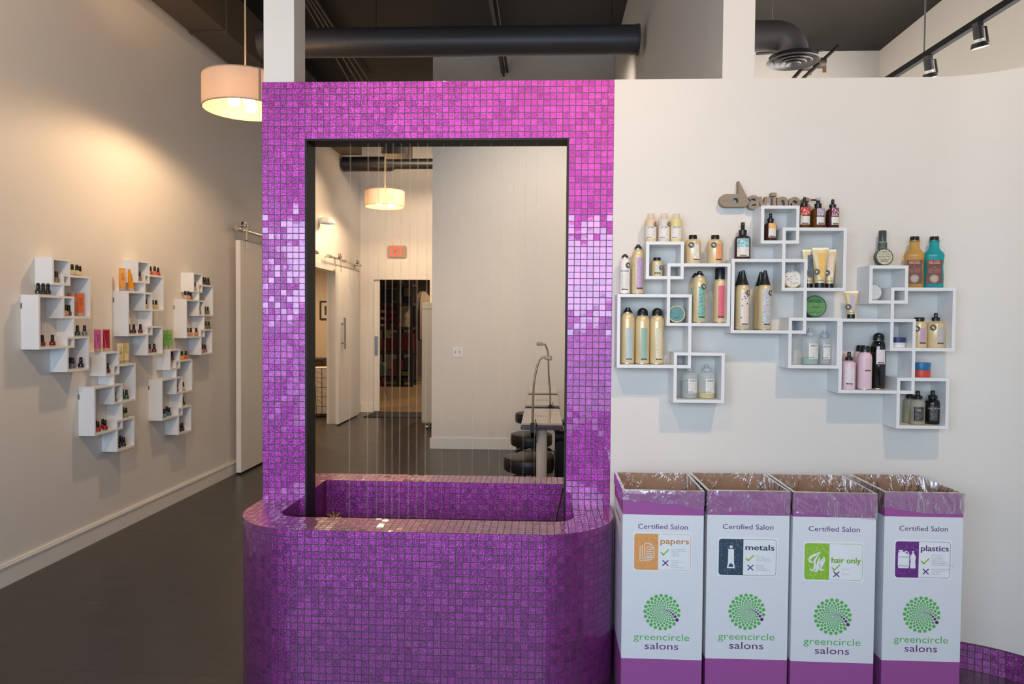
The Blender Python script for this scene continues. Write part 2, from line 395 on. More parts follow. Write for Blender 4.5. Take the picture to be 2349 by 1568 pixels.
# low white wall, curving toward the viewer at its right end
path = [(XL+W,D)]; cxr, cyr, rr = 1.56, D-.45, .45
for k in range(0,17): a = PI/2*(1-k/16); path.append((cxr+rr*math.cos(a), cyr+rr*math.sin(a)))
path.append((cxr+rr,-1.38))
def offset_path(p, d):
    out = []
    for i, q in enumerate(p):
        a = Vector(p[max(0,i-1)]); b_ = Vector(p[min(len(p)-1,i+1)]); t = (b_-a).normalized(); out.append((q[0]-t.y*d, q[1]+t.x*d))
    return out
back = offset_path(path, .115)
m = MB(); fr = lambda x,y,z: (x,y,z)
n = len(path)
lo = [m.bm.verts.new((x,y,0)) for x,y in path]; hi = [m.bm.verts.new((x,y,ZT)) for x,y in path]
lo2 = [m.bm.verts.new((x,y,0)) for x,y in back]; hi2 = [m.bm.verts.new((x,y,ZT)) for x,y in back]
for i in range(n-1):
    for q in ((lo[i],lo[i+1],hi[i+1],hi[i]),(hi[i],hi[i+1],hi2[i+1],hi2[i]),(lo2[i+1],lo2[i],hi2[i],hi2[i+1])): m.bm.faces.new(q)
m.bm.faces.new((lo[0],hi[0],hi2[0],lo2[0])); m.smooth = True
struct(m.build('wall_center', M_wall))
m = MB(); s0 = 0
inner = offset_path(path, -.007)
for i in range(n-1):
    a, b_ = inner[i], inner[i+1]; L_ = math.dist(a,b_)
    z1 = 4.1*T
    m.face([(a[0],a[1],0),(b_[0],b_[1],0),(b_[0],b_[1],z1),(a[0],a[1],z1)], 0, [(s0/T,0),((s0+L_)/T,0),((s0+L_)/T,4.1),(s0/T,4.1)])
    m.face([(a[0],a[1],z1),(b_[0],b_[1],z1),(path[i+1][0],path[i+1][1],z1),(path[i][0],path[i][1],z1)], 1)
    s0 += L_
struct(m.build('baseboard_right', [M_tile, pm('dark_grout',(62,48,62),.8)]))
# shop front behind the viewer: wall with three window openings
m = MB(); m.box(LX,rx,-1.5,-1.38,0,.36); m.box(LX,rx,-1.5,-1.36,2.42,CEIL); m.box(1.13,rx,-1.5,-1.38,.36,2.42); m.box(LX,-2.72,-1.5,-1.38,.36,2.42)
struct(m.build('wall_front', M_wall))
for k, (a, b_) in enumerate(((-2.72,-1.44),(-1.44,-.16),(-.16,1.13))):
    m = MB(); t = .035
    m.box(a,a+t,-1.47,-1.40,.36,2.42); m.box(b_-t,b_,-1.47,-1.40,.36,2.42); m.box(a+t,b_-t,-1.47,-1.40,.36,.36+t); m.box(a+t,b_-t,-1.47,-1.40,2.42-t,2.42)
    struct(m.build('window_%d' % (k+1), M_black))
# inner room seen past the sliding door
struct(MB().box(-6.2,LX-.12,7.4,12.6,-.1,0).build('floor_inner', M_floor))
M_yel = pm('warm_wall_paint', (222,204,176), .6, var=.02, scale=3)
m = MB(); m.box(-6.2,LX-.12,12.2,12.3,0,2.9); m.box(-6.3,-6.2,7.4,12.3,0,2.9); m.box(-6.2,LX-.12,7.3,7.4,0,2.9)
struct(m.build('wall_inner', M_yel))
struct(MB().box(-6.3,LX-.12,7.3,12.3,2.9,3.0).build('ceiling_inner', M_wall))
# store room beyond the EXIT wall
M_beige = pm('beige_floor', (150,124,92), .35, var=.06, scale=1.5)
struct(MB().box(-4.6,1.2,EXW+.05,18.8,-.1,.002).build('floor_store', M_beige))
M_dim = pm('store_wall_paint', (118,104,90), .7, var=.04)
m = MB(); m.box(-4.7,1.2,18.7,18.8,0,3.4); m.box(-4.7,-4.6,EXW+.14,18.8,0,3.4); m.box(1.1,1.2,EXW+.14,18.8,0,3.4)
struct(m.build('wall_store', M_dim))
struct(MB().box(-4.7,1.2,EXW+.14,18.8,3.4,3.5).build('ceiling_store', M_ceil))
# ================================================================== TILED FOUNTAIN
fo = thing('tiled_fountain', 'purple glitter mosaic portal and basin of a dry string fountain in the middle', 'fountain', (XL+W/2,D,0))
P0 = Vector((-(XL+W/2),-D,0))
def tbox(m, x0, x1, y0, y1, z0, z1):
    u = lambda x: (x-XL)/T; v = lambda z: (z-ZT)/T; q = lambda y: (y-D)/T
    m.face([(x0,y0,z0),(x1,y0,z0),(x1,y0,z1),(x0,y0,z1)],0,[(u(x0),v(z0)),(u(x1),v(z0)),(u(x1),v(z1)),(u(x0),v(z1))])
    m.face([(x1,y1,z0),(x0,y1,z0),(x0,y1,z1),(x1,y1,z1)],0,[(u(x1),v(z0)),(u(x0),v(z0)),(u(x0),v(z1)),(u(x1),v(z1))])
    m.face([(x0,y1,z0),(x0,y0,z0),(x0,y0,z1),(x0,y1,z1)],0,[(q(y1),v(z0)),(q(y0),v(z0)),(q(y0),v(z1)),(q(y1),v(z1))])
    m.face([(x1,y0,z0),(x1,y1,z0),(x1,y1,z1),(x1,y0,z1)],0,[(q(y0),v(z0)),(q(y1),v(z0)),(q(y1),v(z1)),(q(y0),v(z1))])
    m.face([(x0,y0,z1),(x1,y0,z1),(x1,y1,z1),(x0,y1,z1)],0,[(u(x0),q(y0)),(u(x1),q(y0)),(u(x1),q(y1)),(u(x0),q(y1))])
    m.face([(x0,y1,z0),(x1,y1,z0),(x1,y0,z0),(x0,y0,z0)],0,[(u(x0),q(y1)),(u(x1),q(y1)),(u(x1),q(y0)),(u(x0),q(y0))])
OL, OR, OT = XL+7*T, XL+49*T, ZT-9*T
m = MB()
tbox(m, XL,OL,D,D+.115,ZR-2.6*T,OT); tbox(m, OR,XL+W-.0005,D,D+.115,ZR-2.6*T,OT); tbox(m, XL,XL+W-.0005,D,D+.115,OT,ZT)
m.build('mosaic_portal', M_tile, fo, P0)
# basin
OX0, OX1 = XL-.001, XL+W-.0004
IX0, IX1 = XL+6*T, XL+50*T
def loop(x0,x1,y0,y1,rf,rb,n=14):
    pts = []
    for (cx_,cy_,r_,a0) in ((x0+rf,y0+rf,rf,PI),(x1-rf,y0+rf,rf,1.5*PI),(x1-rb,y1-rb,rb,0),(x0+rb,y1-rb,rb,PI/2)):
        for k in range(n+1): a = a0+PI/2*k/n; pts.append((cx_+r_*math.cos(a), cy_+r_*math.sin(a)))
    return pts
outer = loop(OX0,OX1,D-DO,D+BO,.30,.12); inn = loop(IX0,IX1,D-DI,D+BI,.085,.015)
m = MB()
def wallstrip(m, lp, z0, z1, flip=False):
    s0 = 0; n = len(lp); u0 = 0
    # phase so that a joint falls on the middle of the front run
    for i in range(n):
        a, b_ = lp[i], lp[(i+1)%n]; L_ = math.dist(a,b_); f = [(a[0],a[1],z0),(b_[0],b_[1],z0),(b_[0],b_[1],z1),(a[0],a[1],z1)]
        q = [(s0/T,(z0-ZR)/T),((s0+L_)/T,(z0-ZR)/T),((s0+L_)/T,(z1-ZR)/T),(s0/T,(z1-ZR)/T)]
        if flip: f.reverse(); q.reverse()
        m.face(f,0,q); s0 += L_
wallstrip(m, outer, 0, ZR); wallstrip(m, inn, ZR-.175, ZR, True)
va = [m.bm.verts.new((x,y,ZR)) for x,y in outer]; vb = [m.bm.verts.new((x,y,ZR)) for x,y in inn]
ed = [m.bm.edges.new((L_[i],L_[(i+1)%len(L_)])) for L_ in (va,vb) for i in range(len(L_))]
res = bmesh.ops.triangle_fill(m.bm, edges=ed, use_beauty=True)
for f in [g for g in res['geom'] if isinstance(g, bmesh.types.BMFace)]:
    f.normal_update()
    if f.normal.z < 0: f.normal_flip()
    for l in f.loops: l[m.uv].uv = ((l.vert.co.x-XL)/T, (l.vert.co.y-D+DO)/T)
m.face([(x,y,ZR-.175) for x,y in inn], 1)
m.smooth = True
m.build('mosaic_basin', [M_tile, pm('basin_bottom',(58,36,46),.8)], fo, P0)
m = MB(); e = .006
M_lin = pm('black_stained_wood', (9,9,10), .55, var=.3, scale=6, stretch=(14,14,1), bump=.2, bscale=30)
m.box(OL-.0,OL+e,D+.004,D+.118,ZR-.11,OT); m.box(OR-e,OR,D+.004,D+.118,ZR-.11,OT); m.box(OL+e,OR-e,D+.004,D+.118,OT-e,OT)
m.build('black_lining', M_lin, fo, P0)
M_str = clear_mat('nylon_string', (215,195,170), .085, .6, (255,254,252))
M_str2 = clear_mat('thin_nylon', (215,195,170), .055, .6, (255,254,252))
for k, u in enumerate((804,845,869,886,902,921,941,959,981,1018,1057,1090,1127,1152,1180,1207,1232)):
    x = at(u,335,1,D+.06).x
    m = MB(); m.tube([(x,D+.06,OT-e),(x-.002,D+.06,1.5),(x-.004+.003*math.sin(k*2.1),D+.06,ZR-.172)], .0034 if k < 9 else .002, 8); m.build('string', M_str if k < 9 else M_str2, fo, P0)
# cable and dried tuft lying in the basin
m = MB(); m.tube([(.091,D+.32,.63),(.082,D+.27,.60),(.066,D+.17,.565),(.052,D+.09,.53),(.043,D+.03,.4685)], .0045, 8)
tag(m.build('power_cord', M_black), 'black power cord dropping into the right end of the mosaic basin', 'cord')
m = MB()
c0 = Vector((-.985,D+.325,ZR-.175))
for k in range(16):
    a = k*2.4; l_ = .030+.014*math.sin(k*5.1); el = .25+.5*abs(math.sin(k*1.7))
    m.tube([c0+Vector((0,0,.006)), c0+Vector((l_*math.cos(a)*math.cos(el), l_*math.sin(a)*math.cos(el), .006+l_*math.sin(el)))], [.004,.0015], 5)
tag(m.build('dried_flower', pm('straw_yellow',(196,160,84),.8,var=.2,scale=60)), 'small yellowish dried flower tuft in the left corner of the basin', 'flower')
# ================================================================== CEILING SERVICES
# rectangular duct along the left wall
m = MB(); zb = 3.64
xa, xb = LX+.05, at(604,150,2,zb).x
ydend = min(at(851,378,2,zb).y,9.72)
m.box(xa,xb,-1.3,ydend,zb,zb+.36)
for y in (5.55,7.2): m.box(xa-.006,xb+.012,y,y+.03,zb-.012,zb+.37)
tag(m.build('rectangular_duct', M_tan), 'brown rectangular air duct running along the top of the left wall', 'duct')
# black round duct above the portal
def at_duct(u,v): return at(u,v,1,5.4)
zc = at_duct(1100,95).z; xr = at(1462,92,1,5.4).x
t = thing('round_duct', 'dark grey round air duct crossing above the purple portal', 'duct', (0,5.4,zc))
zr2 = at_duct(1460,92).z-zc; zl2 = at_duct(705,105).z-zc
xl_ = at_duct(598,105).x
m = MB(); m.lathe([(0,xl_),(.105,xl_),(.105,xr)],32,(0,0,0),'x'); m.build('duct_pipe', M_duct, t)
m = MB(); 
for x in (-.49,-1.6): m.lathe([(.107,x),(.107,x+.012)],32,(0,0,0),'x')
m.build('seam_band', M_duct, t)
m = MB()
for u_ in (863,1403): xw = at_duct(u_,60).x; m = MB(); m.tube([(xw,0,.10),(xw,0,CEIL-zc)],.003,6); m.build('hanger_wire', M_black, t)
m = MB(); m.lathe([(0,xr-.006),(.112,xr-.006),(.112,xr),(.108,xr+.012),(0,xr+.012)],32,(0,0,0),'x'); m.build('end_cap', M_duct, t)
# the diffuser elbow on the other side of the partition
pe = at(1795,82,1,5.4)
t = thing('elbow_duct', 'dark round duct elbow ending in a ringed ceiling diffuser at upper right', 'duct', (pe.x,5.4,pe.z))
pts = [(px1-pe.x-.0,0,0),(-.05,0,0)]; 
for k in range(1,7): a = PI/2*k/6; pts.append((-.05+.13*math.sin(a),0,-.13+.13*math.cos(a)))
pts.append((.08,0,-.17))
m = MB(); m.tube(pts,.105,32); m.smooth = True; m.build('elbow_pipe', M_duct, t)
m = MB(); m.lathe([(0,-.155),(.17,-.155),(.17,-.15),(0,-.15)],32,(.08,0,0)); m.build('diffuser_blackout', M_black, t)  # black disc added behind the rings to shut out light between them
for k, r_ in enumerate((.185,.135,.095,.055)):
    m = MB(); m.lathe([(r_-.035,-.165-.006*k),(r_-.03,-.160-.006*k),(r_,-.185-.006*k),(r_-.004,-.192-.006*k),(r_-.035,-.165-.006*k)],36,(.08,0,0)); m.build('diffuser_ring', M_duct, t)
m = MB(); m.tube([(-.07,0,.10),(-.075,0,.19),(-.07,0,.27),(-.06,.0,CEIL-pe.z)],.0025,6); m.build('hanger_wire', M_steel, t)
# conduits and strut under the ceiling
t = thing('conduit_bundle','four thin dark electrical conduits strapped together under the black ceiling','conduit',(-2,6,CEIL-.12))
for k, (u0,u1) in enumerate(((700,800),(712,818),(722,832),(733,846))):
    a = at(u0,8+k*2,2,CEIL-.12); b_ = at(u1,184,2,CEIL-.12)
    m = MB(); m.tube([a+(a-b_)*.8,a,b_,b_+(b_-a)*.12],.016,8)
    m.build('conduit', pm('dark_conduit',(58,50,46),.5), t, -t.location)
xs = -.455
t = thing('strut_channel', 'black slotted strut with hanging conduits and clamp below the round duct', 'strut', (xs,5,4.08))
m = MB(); m.box(-.035,.005,-3.0,2.85,0,.05); m.build('channel', M_black, t)
m = MB(); m.tube([(.03,-3,.02),(.03,2.86,.02)],.014,8); m.build('conduit_pipe', M_black, t)
m = MB(); m.tube([(-.01,-3,.0),(-.01,2.87,-.02)],.012,8); m.build('conduit_pipe', M_black, t)
m = MB(); m.box(-.05,.07,2.0,2.07,-.05,.07); m.build('clamp', M_black, t)
m = MB(); pts = [(.0+.045*math.cos(a*.5),-.55+.03*math.sin(a*.9),-.05+.05*math.sin(a*.5)) for a in range(0,22)]
m.tube(pts,.0022,6); m.build('loose_wire', M_steel, t)
# pipes with valves at upper right
M_pipe = pm('dark_pipe',(66,58,54),.5)
for k, (a, b_, v_) in enumerate((((1875,118),(1819,181),(1853,152)),((1922,106),(1841,181),(1876,152)))):
    A = at(a[0],a[1],1,7.6); B = at(b_[0],b_[1],1,6.6)
    t = thing('valve_pipe', 'dark slanting pipe with a small brass lever valve, %s of two by the diffuser' % ('left','right')[k], 'pipe', tuple(A), 0, 'valve pipes')
    m = MB(); m.tube([Vector((0,0,0)),B-A],.017,10); m.build('pipe', M_pipe, t)
    q = (B-A)*.55; m = MB(); m.lathe([(0,-.05),(.045,-.05),(.05,0),(.045,.05),(0,.05)],12,q,'x'); m.build('valve', M_pipe, t)
    m = MB(); m.box(q.x+.03,q.x+.06,q.y-.01,q.y+.01,q.z-.09,q.z-.01); m.build('lever', pm('brass',(176,130,96),.35,.8), t)
A = at(1735,123,1,7.7); B = at(1888,115,1,7.7)
m = MB(); m.tube([A,B],.014,8); tag(m.build('sprinkler_pipe', M_pipe), 'thin dark horizontal pipe along the pale back wall at upper right', 'pipe')
# lighting track with two heads
tz = 3.2; 
ta, tb = at(2035,183,2,tz), at(2335,-8,2,tz)
t = thing('light_track', 'black ceiling lighting track hung on rods at upper right', 'track', tuple(ta))
m = MB(); d_ = (tb-ta); n_ = Vector((-d_.y,d_.x,0)).normalized()
def bar(m, a, b_, wd, h0, h1):
    n_ = Vector((-(b_-a).y,(b_-a).x,0)).normalized()*wd/2
    lo = [a+n_,a-n_,b_-n_,b_+n_]; v = [m.bm.verts.new(p+Vector((0,0,h))) for h in (h0,h1) for p in lo]
    for q in ((0,1,2,3),(7,6,5,4),(0,4,5,1),(1,5,6,2),(2,6,7,3),(3,7,4,0)): m.bm.faces.new([v[i] for i in q])
bar(m, -d_*.6, d_*1.9, .036, -.02, .02); m.build('track_rail', pm('matte_black',(26,25,26),.85,spec=.2), t)
pr = at(2120,124,2,tz+.02)-ta
m = MB(); m.tube([pr,pr+Vector((0,0,CEIL-tz-.02))],.006,8); m.build('hanging_rod', M_steel, t)
pr2 = d_*1.6+Vector((0,0,.02)); m = MB(); m.tube([pr2,pr2+Vector((0,0,CEIL-tz-.02))],.006,8); m.build('hanging_rod', M_steel, t)
def track_head(u, v, lab, pw):
    p = at(u,v,2,tz-.02)
    t = thing('track_light', lab, 'spotlight', tuple(p), 0, 'track heads')
    m = MB(); m.box(-.02,.02,-.035,.035,-.03,.0); m.build('adapter', M_black, t)
    m = MB(); m.tube([(.0,0,-.03),(.055,0,-.04),(.06,0,-.15)],.009,8); m.build('yoke', M_black, t)
    m = MB(); m.lathe([(0,-.03),(.034,-.03),(.034,-.115),(0,-.115)],20); m.build('socket', M_black, t)
    m = MB(); m.lathe([(.028,-.115),(.032,-.15),(.028,-.150),(.0,-.12)],20); m.build('bulb', pm('lamp_glass',(235,230,220),.3), t)
    m = MB(); m.lathe([(.0,-.14),(.05,-.14),(.058,-.172),(.055,-.176),(.045,-.170),(0,-.170)],24); m.build('trim_ring', M_black, t)
    m = MB(); m.lathe([(0,-.1745),(.043,-.1735),(0,-.1725)],20); m.build('lens', pm('lit_lens',(255,230,190),.3,emit=(255,214,150),es=16), t)
    t.scale = (.82,.82,.82)
    for c in t.children: c.rotation_euler = (.12,-.20,0)
track_head(2128,128,'black track spotlight lower on the hanging rail, nearer the white wall',0)
track_head(2242,52,'black track spotlight higher on the hanging rail, nearer the picture corner',0)
# ================================================================== PENDANT LAMPS
M_shade = None
def shade_mat():
    m, nt, b = new_mat('linen_lampshade'); L = nt.links
    tc = N(nt,'ShaderNodeTexCoord'); wv = N(nt,'ShaderNodeTexNoise'); mp = N(nt,'ShaderNodeMapping'); mp.inputs['Scale'].default_value = (40,40,500)
    L.new(tc.outputs['Object'], mp.inputs[0]); L.new(mp.outputs[0], wv.inputs['Vector']); wv.inputs['Scale'].default_value = 1
    mx = N(nt,'ShaderNodeMix', data_type='RGBA'); mx.inputs[6].default_value = lin((224,206,188)); mx.inputs[7].default_value = lin((240,226,212)); L.new(wv.outputs[0], mx.inputs[0])
    tl = N(nt,'ShaderNodeBsdfTranslucent'); L.new(mx.outputs[2], tl.inputs[0]); L.new(mx.outputs[2], b.inputs['Base Color']); b.inputs['Roughness'].default_value = .9
    ms = N(nt,'ShaderNodeMixShader'); ms.inputs[0].default_value = .30; L.new(b.outputs[0], ms.inputs[1]); L.new(tl.outputs[0], ms.inputs[2]); L.new(ms.outputs[0], nt.nodes['Material Output'].inputs[0]); return m
M_shade = shade_mat()
M_bulb = pm('lit_bulb',(255,240,215),.3,emit=(255,206,140),es=60)
def pendant(x, y, zb, R, hgt, lab, bulbs, seam):
    t = thing('pendant_lamp', lab, 'lamp', (x,y,zb), 0, 'drum pendants')
    m = MB(); m.lathe([(R,0),(R,hgt),(R-.004,hgt),(R-.004,0),(R,0)],64)
    m.build('lamp_shade', M_shade, t)
    m = MB(); m.lathe([(R+.001,-.003),(R+.001,.004),(R-.006,.004),(R-.006,-.003),(R+.001,-.003)],64); m.lathe([(R+.001,hgt-.004),(R+.001,hgt+.003),(R-.006,hgt+.003),(R-.006,hgt-.004),(R+.001,hgt-.004)],64)
    m.build('rim', pm('shade_rim',(196,168,140),.7), t)
    if seam is not None:
        m = MB(); m.patch(R, seam-.03, seam+.03, 0, hgt, 0, 4, 0, .001); m.build('seam_strip', pm('shade_seam',(190,160,136),.9), t)
    m = MB(); m.tube([(0,0,hgt-.05),(0,0,CEIL-zb)],.006,8); m.lathe([(0,hgt+.06),(.012,hgt+.06),(.012,hgt+.08),(0,hgt+.08)],10); m.build('cord', pm('pale_cord',(214,190,150),.5), t)
    m = MB(); 
    for k in range(3): a = 2*PI*k/3+.4; m.tube([(0,0,hgt-.05),((R-.003)*math.cos(a),(R-.003)*math.sin(a),hgt-.01)],.003,6)
    m.build('spider_frame', M_steel, t)
    for (bx_,by_,bz_) in bulbs:
        m = MB(); m.lathe([(0,-.04),(.016,-.0367),(.03,-.0265),(.0385,-.0105),(.0385,.0105),(.03,.0265),(.016,.0367),(0,.04)],20); o = m.build('bulb', M_bulb, t); o.location = (bx_,by_,bz_)
        m = MB(); m.tube([(bx_*.9,by_*.9,bz_+.045),(bx_*.5,by_*.5,hgt-.06),(0,0,hgt-.05)],.012,8); m.build('bulb_arm', M_steel, t)
def lamp_glow(x,y,z,p): spot('pendant_glow',(x,y,z),(x,y,0),p,168,WARM,.3,.04)
Yp = 4.7; R1 = .268
xp = at(563,200,1,Yp).x; zb1 = at(540,252,1,Yp).z
zt1 = at(563,164,1,Yp).z
pendant(xp, Yp, zb1, R1, zt1-zb1-.05, 'large drum pendant lamp with two lit bulbs beside the white pillar', [(-.05,-.06,.045),(.055,-.08,.045),(0,.09,.045)], at(592,200,1,Yp).x*0+.72)
Y2 = 9.35; x2 = at(883,460,1,Y2).x; zb2 = at(883,474,1,Y2).z; zt2 = at(883,441,1,Y2).z
pendant(x2, Y2, zb2, .257, zt2-zb2+.01, 'smaller looking drum pendant lamp hanging above the EXIT sign area', [(-.06,-.07,.035),(.07,.05,.035)], None)
# wall sconce by the inner room
lamp_glow(xp,Yp,zb1+.02,36); lamp_glow(x2,Y2,zb2+.02,40)
sp_ = at(731,507,0,LX)
t = thing('wall_sconce', 'small white half-dome sconce on the left wall above the door rail', 'lamp', (LX,sp_.y,sp_.z))
m = MB(); m.lathe([(.0,.05),(.05,.045),(.085,.015),(.10,-.03),(.092,-.03),(.05,.03),(0,.04)],20,(.11,0,0)); m.build('sconce_shade', M_white, t)
m = MB(); m.tube([(0,0,.03),(.06,0,.045),(.11,0,.045)],.012,8); m.lathe([(0,0),(.04,0),(.04,.012),(0,.012)],16,(0,0,.03),'x'); m.build('bracket', M_white, t)
spot('sconce_light', (LX+.16,sp_.y,sp_.z-.03), (LX+.1,sp_.y+.2,0), 9, 130, WARM, .8, .08)
# ================================================================== SLIDING DOORS
def barn_door(n, y0, y1, rail0, rail1, lab, handle, roll):
    xd = LX+.045
    o = MB().box(xd,xd+.045,y0,y1,.02,2.12).build('door_%d' % n, M_trim, bevel=.003); struct(o)
    if handle is not None:
        hy = handle
        m = MB(); m.tube([(xd+.095,hy,1.02),(xd+.095,hy,1.44)],.014,12)
        for z in (1.10,1.36): m.tube([(xd+.045,hy,z),(xd+.095,hy,z)],.009,8)
        m.build('door_handle', M_steel, o)
    t = thing('door_rail', lab, 'rail', (xd+.03,(rail0+rail1)/2,2.22))
    c = (rail0+rail1)/2
    m = MB(); m.tube([(0,rail0-c,0),(0,rail1-c,0)],.0145,12); m.build('rail', M_chrome, t)
    ys = [rail0+.08, rail1-.06, c]
    for y in ys:
        m = MB(); m.tube([(-.075,y-c,0),(0,y-c,0)],.012,8); m.lathe([(0,-.02),(.02,-.018),(.02,.018),(0,.02)],12,(0,y-c,0),'x'); m.build('standoff', M_chrome, t)
    m = MB(); m.tube([(0,rail0-c-.03,0),(0,rail0-c+.03,0)],.024,12); m.tube([(0,rail1-c-.03,0),(0,rail1-c+.03,0)],.024,12); m.build('end_stop', M_chrome, t)
    for y in roll:
        m = MB(); m.lathe([(0,-.012),(.038,-.012),(.030,-.004),(.030,.004),(.038,.012),(0,.012)],20,(0,y-c,.043),'x'); m.build('roller_wheel', M_chrome, t)
        m = MB(); m.box(.014,.022,y-c-.016,y-c+.016,-.17,.06); m.lathe([(0,.012),(.016,.012),(.016,.03),(0,.03)],12,(0,y-c,.043),'x'); m.box(-.022,.022,y-c-.016,y-c+.016,-.098,-.09); m.build('roller_hanger', M_chrome, t)
xd_ = LX+.09
d1 = solve(541, lambda y: Vector((LX+.045,y,1)), 4, 9)
barn_door(1, d1, d1+1.12, d1-.02, d1+2.2, 'chrome rail and rollers of the sliding door left of the portal', None, (d1+.12,d1+1.0))
d2 = solve(769, lambda y: Vector((LX+.045,y,1)), 7, 11); d2b = solve(822.5, lambda y: Vector((xd_,y,1)), 8, 13)
barn_door(2, d2, min(d2b,10.75), d1+2.7, 10.62, 'chrome rail and rollers of the rear sliding door seen through the portal', solve(791, lambda y: Vector((LX+.14,y,1)), 7, 12), (d2+.1,10.5))
# door trim round the inner room opening
m = MB(); m.box(LX-.125,LX+.012,DY1-.012,DY1+.06,0,DH+.06); m.box(LX-.125,LX+.012,DY0-.06,DY0+.012,0,DH+.06); m.box(LX-.125,LX+.012,DY0+.012,DY1-.012,DH-.012,DH+.06)
struct(m.build('trim_1', M_trim))
# pocket door of the store room
pk1 = at(871,700,1,EXW+.05).x
o = MB().box(ex0,pk1,EXW+.04,EXW+.08,.01,exh).build('door_3', M_trim, bevel=.003); struct(o)
hz0, hz1 = at(863,815,1,EXW+.04).z, at(863,771,1,EXW+.04).z; hx = at(863.5,790,1,EXW+.04).x
m = MB(); m.box(hx-.026,hx+.026,EXW+.034,EXW+.04,hz0,hz1); m.box(hx-.012,hx+.012,EXW+.030,EXW+.036,hz0+.03,hz1-.03); m.build('recessed_handle', pm('satin_nickel',(150,158,166),.35,.9), o)
# ================================================================== EXIT SIGN
e0 = at(889,590,1,EXW-.03); e1 = at(933,563,1,EXW-.03)
cx_, cz_ = (e0.x+e1.x)/2, (e0.z+e1.z)/2
t = thing('exit_sign', 'clear edge-lit EXIT sign with red letters above the store room doorway', 'sign', (cx_,EXW-.03,cz_))
m = MB(); m.prism(rrect(e1.x-e0.x, e1.z-e0.z, .03), .012, lambda x,y,z: (x,-z,y)); m.build('sign_plate', clear_mat('clear_acrylic',(205,186,168),.55,.2,(235,225,215)), t)
M_red = pm('exit_red',(235,92,80),.4,emit=(255,70,60),es=.75)
m = MB()
hh = (e1.z-e0.z)*.8; ww = (e1.x-e0.x)*.16; s_ = ww*.36; x = -(e1.x-e0.x)*.36
def R4(a,b,c,d): return [(a,b),(c,b),(c,d),(a,d)]
def pr(poly): m.prism(poly, .006, lambda x,y,z: (x,-.013-z,y))
y0,y1 = -hh/2, hh/2
pr(R4(x,y0,x+s_,y1)); pr(R4(x+s_,y0,x+ww,y0+s_)); pr(R4(x+s_,y1-s_,x+ww,y1)); pr(R4(x+s_,-s_/2,x+ww*.9,s_/2)); x += ww*1.22
pr([(x,y0),(x+s_,y0),(x+ww*1.05,y1),(x+ww*1.05-s_,y1)]); pr([(x+ww*1.05-s_,y0),(x+ww*1.05,y0),(x+s_,y1),(x,y1)]); x += ww*1.28
pr(R4(x,y0,x+s_,y1)); x += s_+ww*.2
pr(R4(x,y1-s_,x+ww,y1)); pr(R4(x+ww/2-s_/2,y0,x+ww/2+s_/2,y1-s_))
m.build('lettering', M_red, t, label='red glowing EXIT lettering')
m = MB(); m.box(-.06,.06,.0,.03,-.02,.03); m.build('mounting_block', M_trim, t)
# round duct at the rear and small ceiling box
zq = at(900,376,1,9.9).z; xq = at(788,376,1,9.9).x
t = thing('rear_round_duct', 'black round duct crossing high in front of the EXIT wall', 'duct', (xq,9.9,zq))
m = MB(); m.lathe([(0,0),(.105,0),(.10,.02),(.10,.66),(.072,.72),(.072,1.5),(0,1.5)],28,(0,0,0),'x'); m.build('duct_pipe', M_black, t)
a = at(905,352,1,8.6)
m = MB(); m.box(a.x-.16,a.x+.16,8.6,8.9,a.z,a.z+.2); m.tube([(a.x,8.75,a.z+.2),(a.x,8.75,CEIL)],.012,8); tag(m.build('junction_box', M_black), 'black box fixed near the ceiling above the rear pendant lamp', 'box')
# ================================================================== STORE ROOM CONTENTS
SY = 15.2
def sx(u): return at(u,760,1,SY).x
def sz(v): return at(905,v,1,SY).z
M_rack = pm('rack_metal',(40,34,36),.55)
t = thing('metal_shelving', 'dark metal storage shelving in the dim room beyond the EXIT sign', 'shelf', (sx(905),SY,0))
bx_ = sx(905); xl_, xm_, xr_ = sx(868)-bx_, sx(913)-bx_, sx(944)-bx_
for x in (xl_,xm_,xr_):
    for y in (0,.5):
        m = MB(); m.box(x-.025,x+.025,y-.02,y+.02,0,sz(640)); m.build('upright', M_rack, t)
for v in (866,806,750,694,650):
    m = MB(); z = max(.05,sz(v)); m.box(xl_-.018,xr_+.018,-.012,.512,z-.06,z); m.build('shelf_board', M_rack, t)
M_redbox = pm('red_plastic',(150,34,30),.4,var=.1)
M_redd = pm('deep_red',(120,20,24),.45,var=.15)
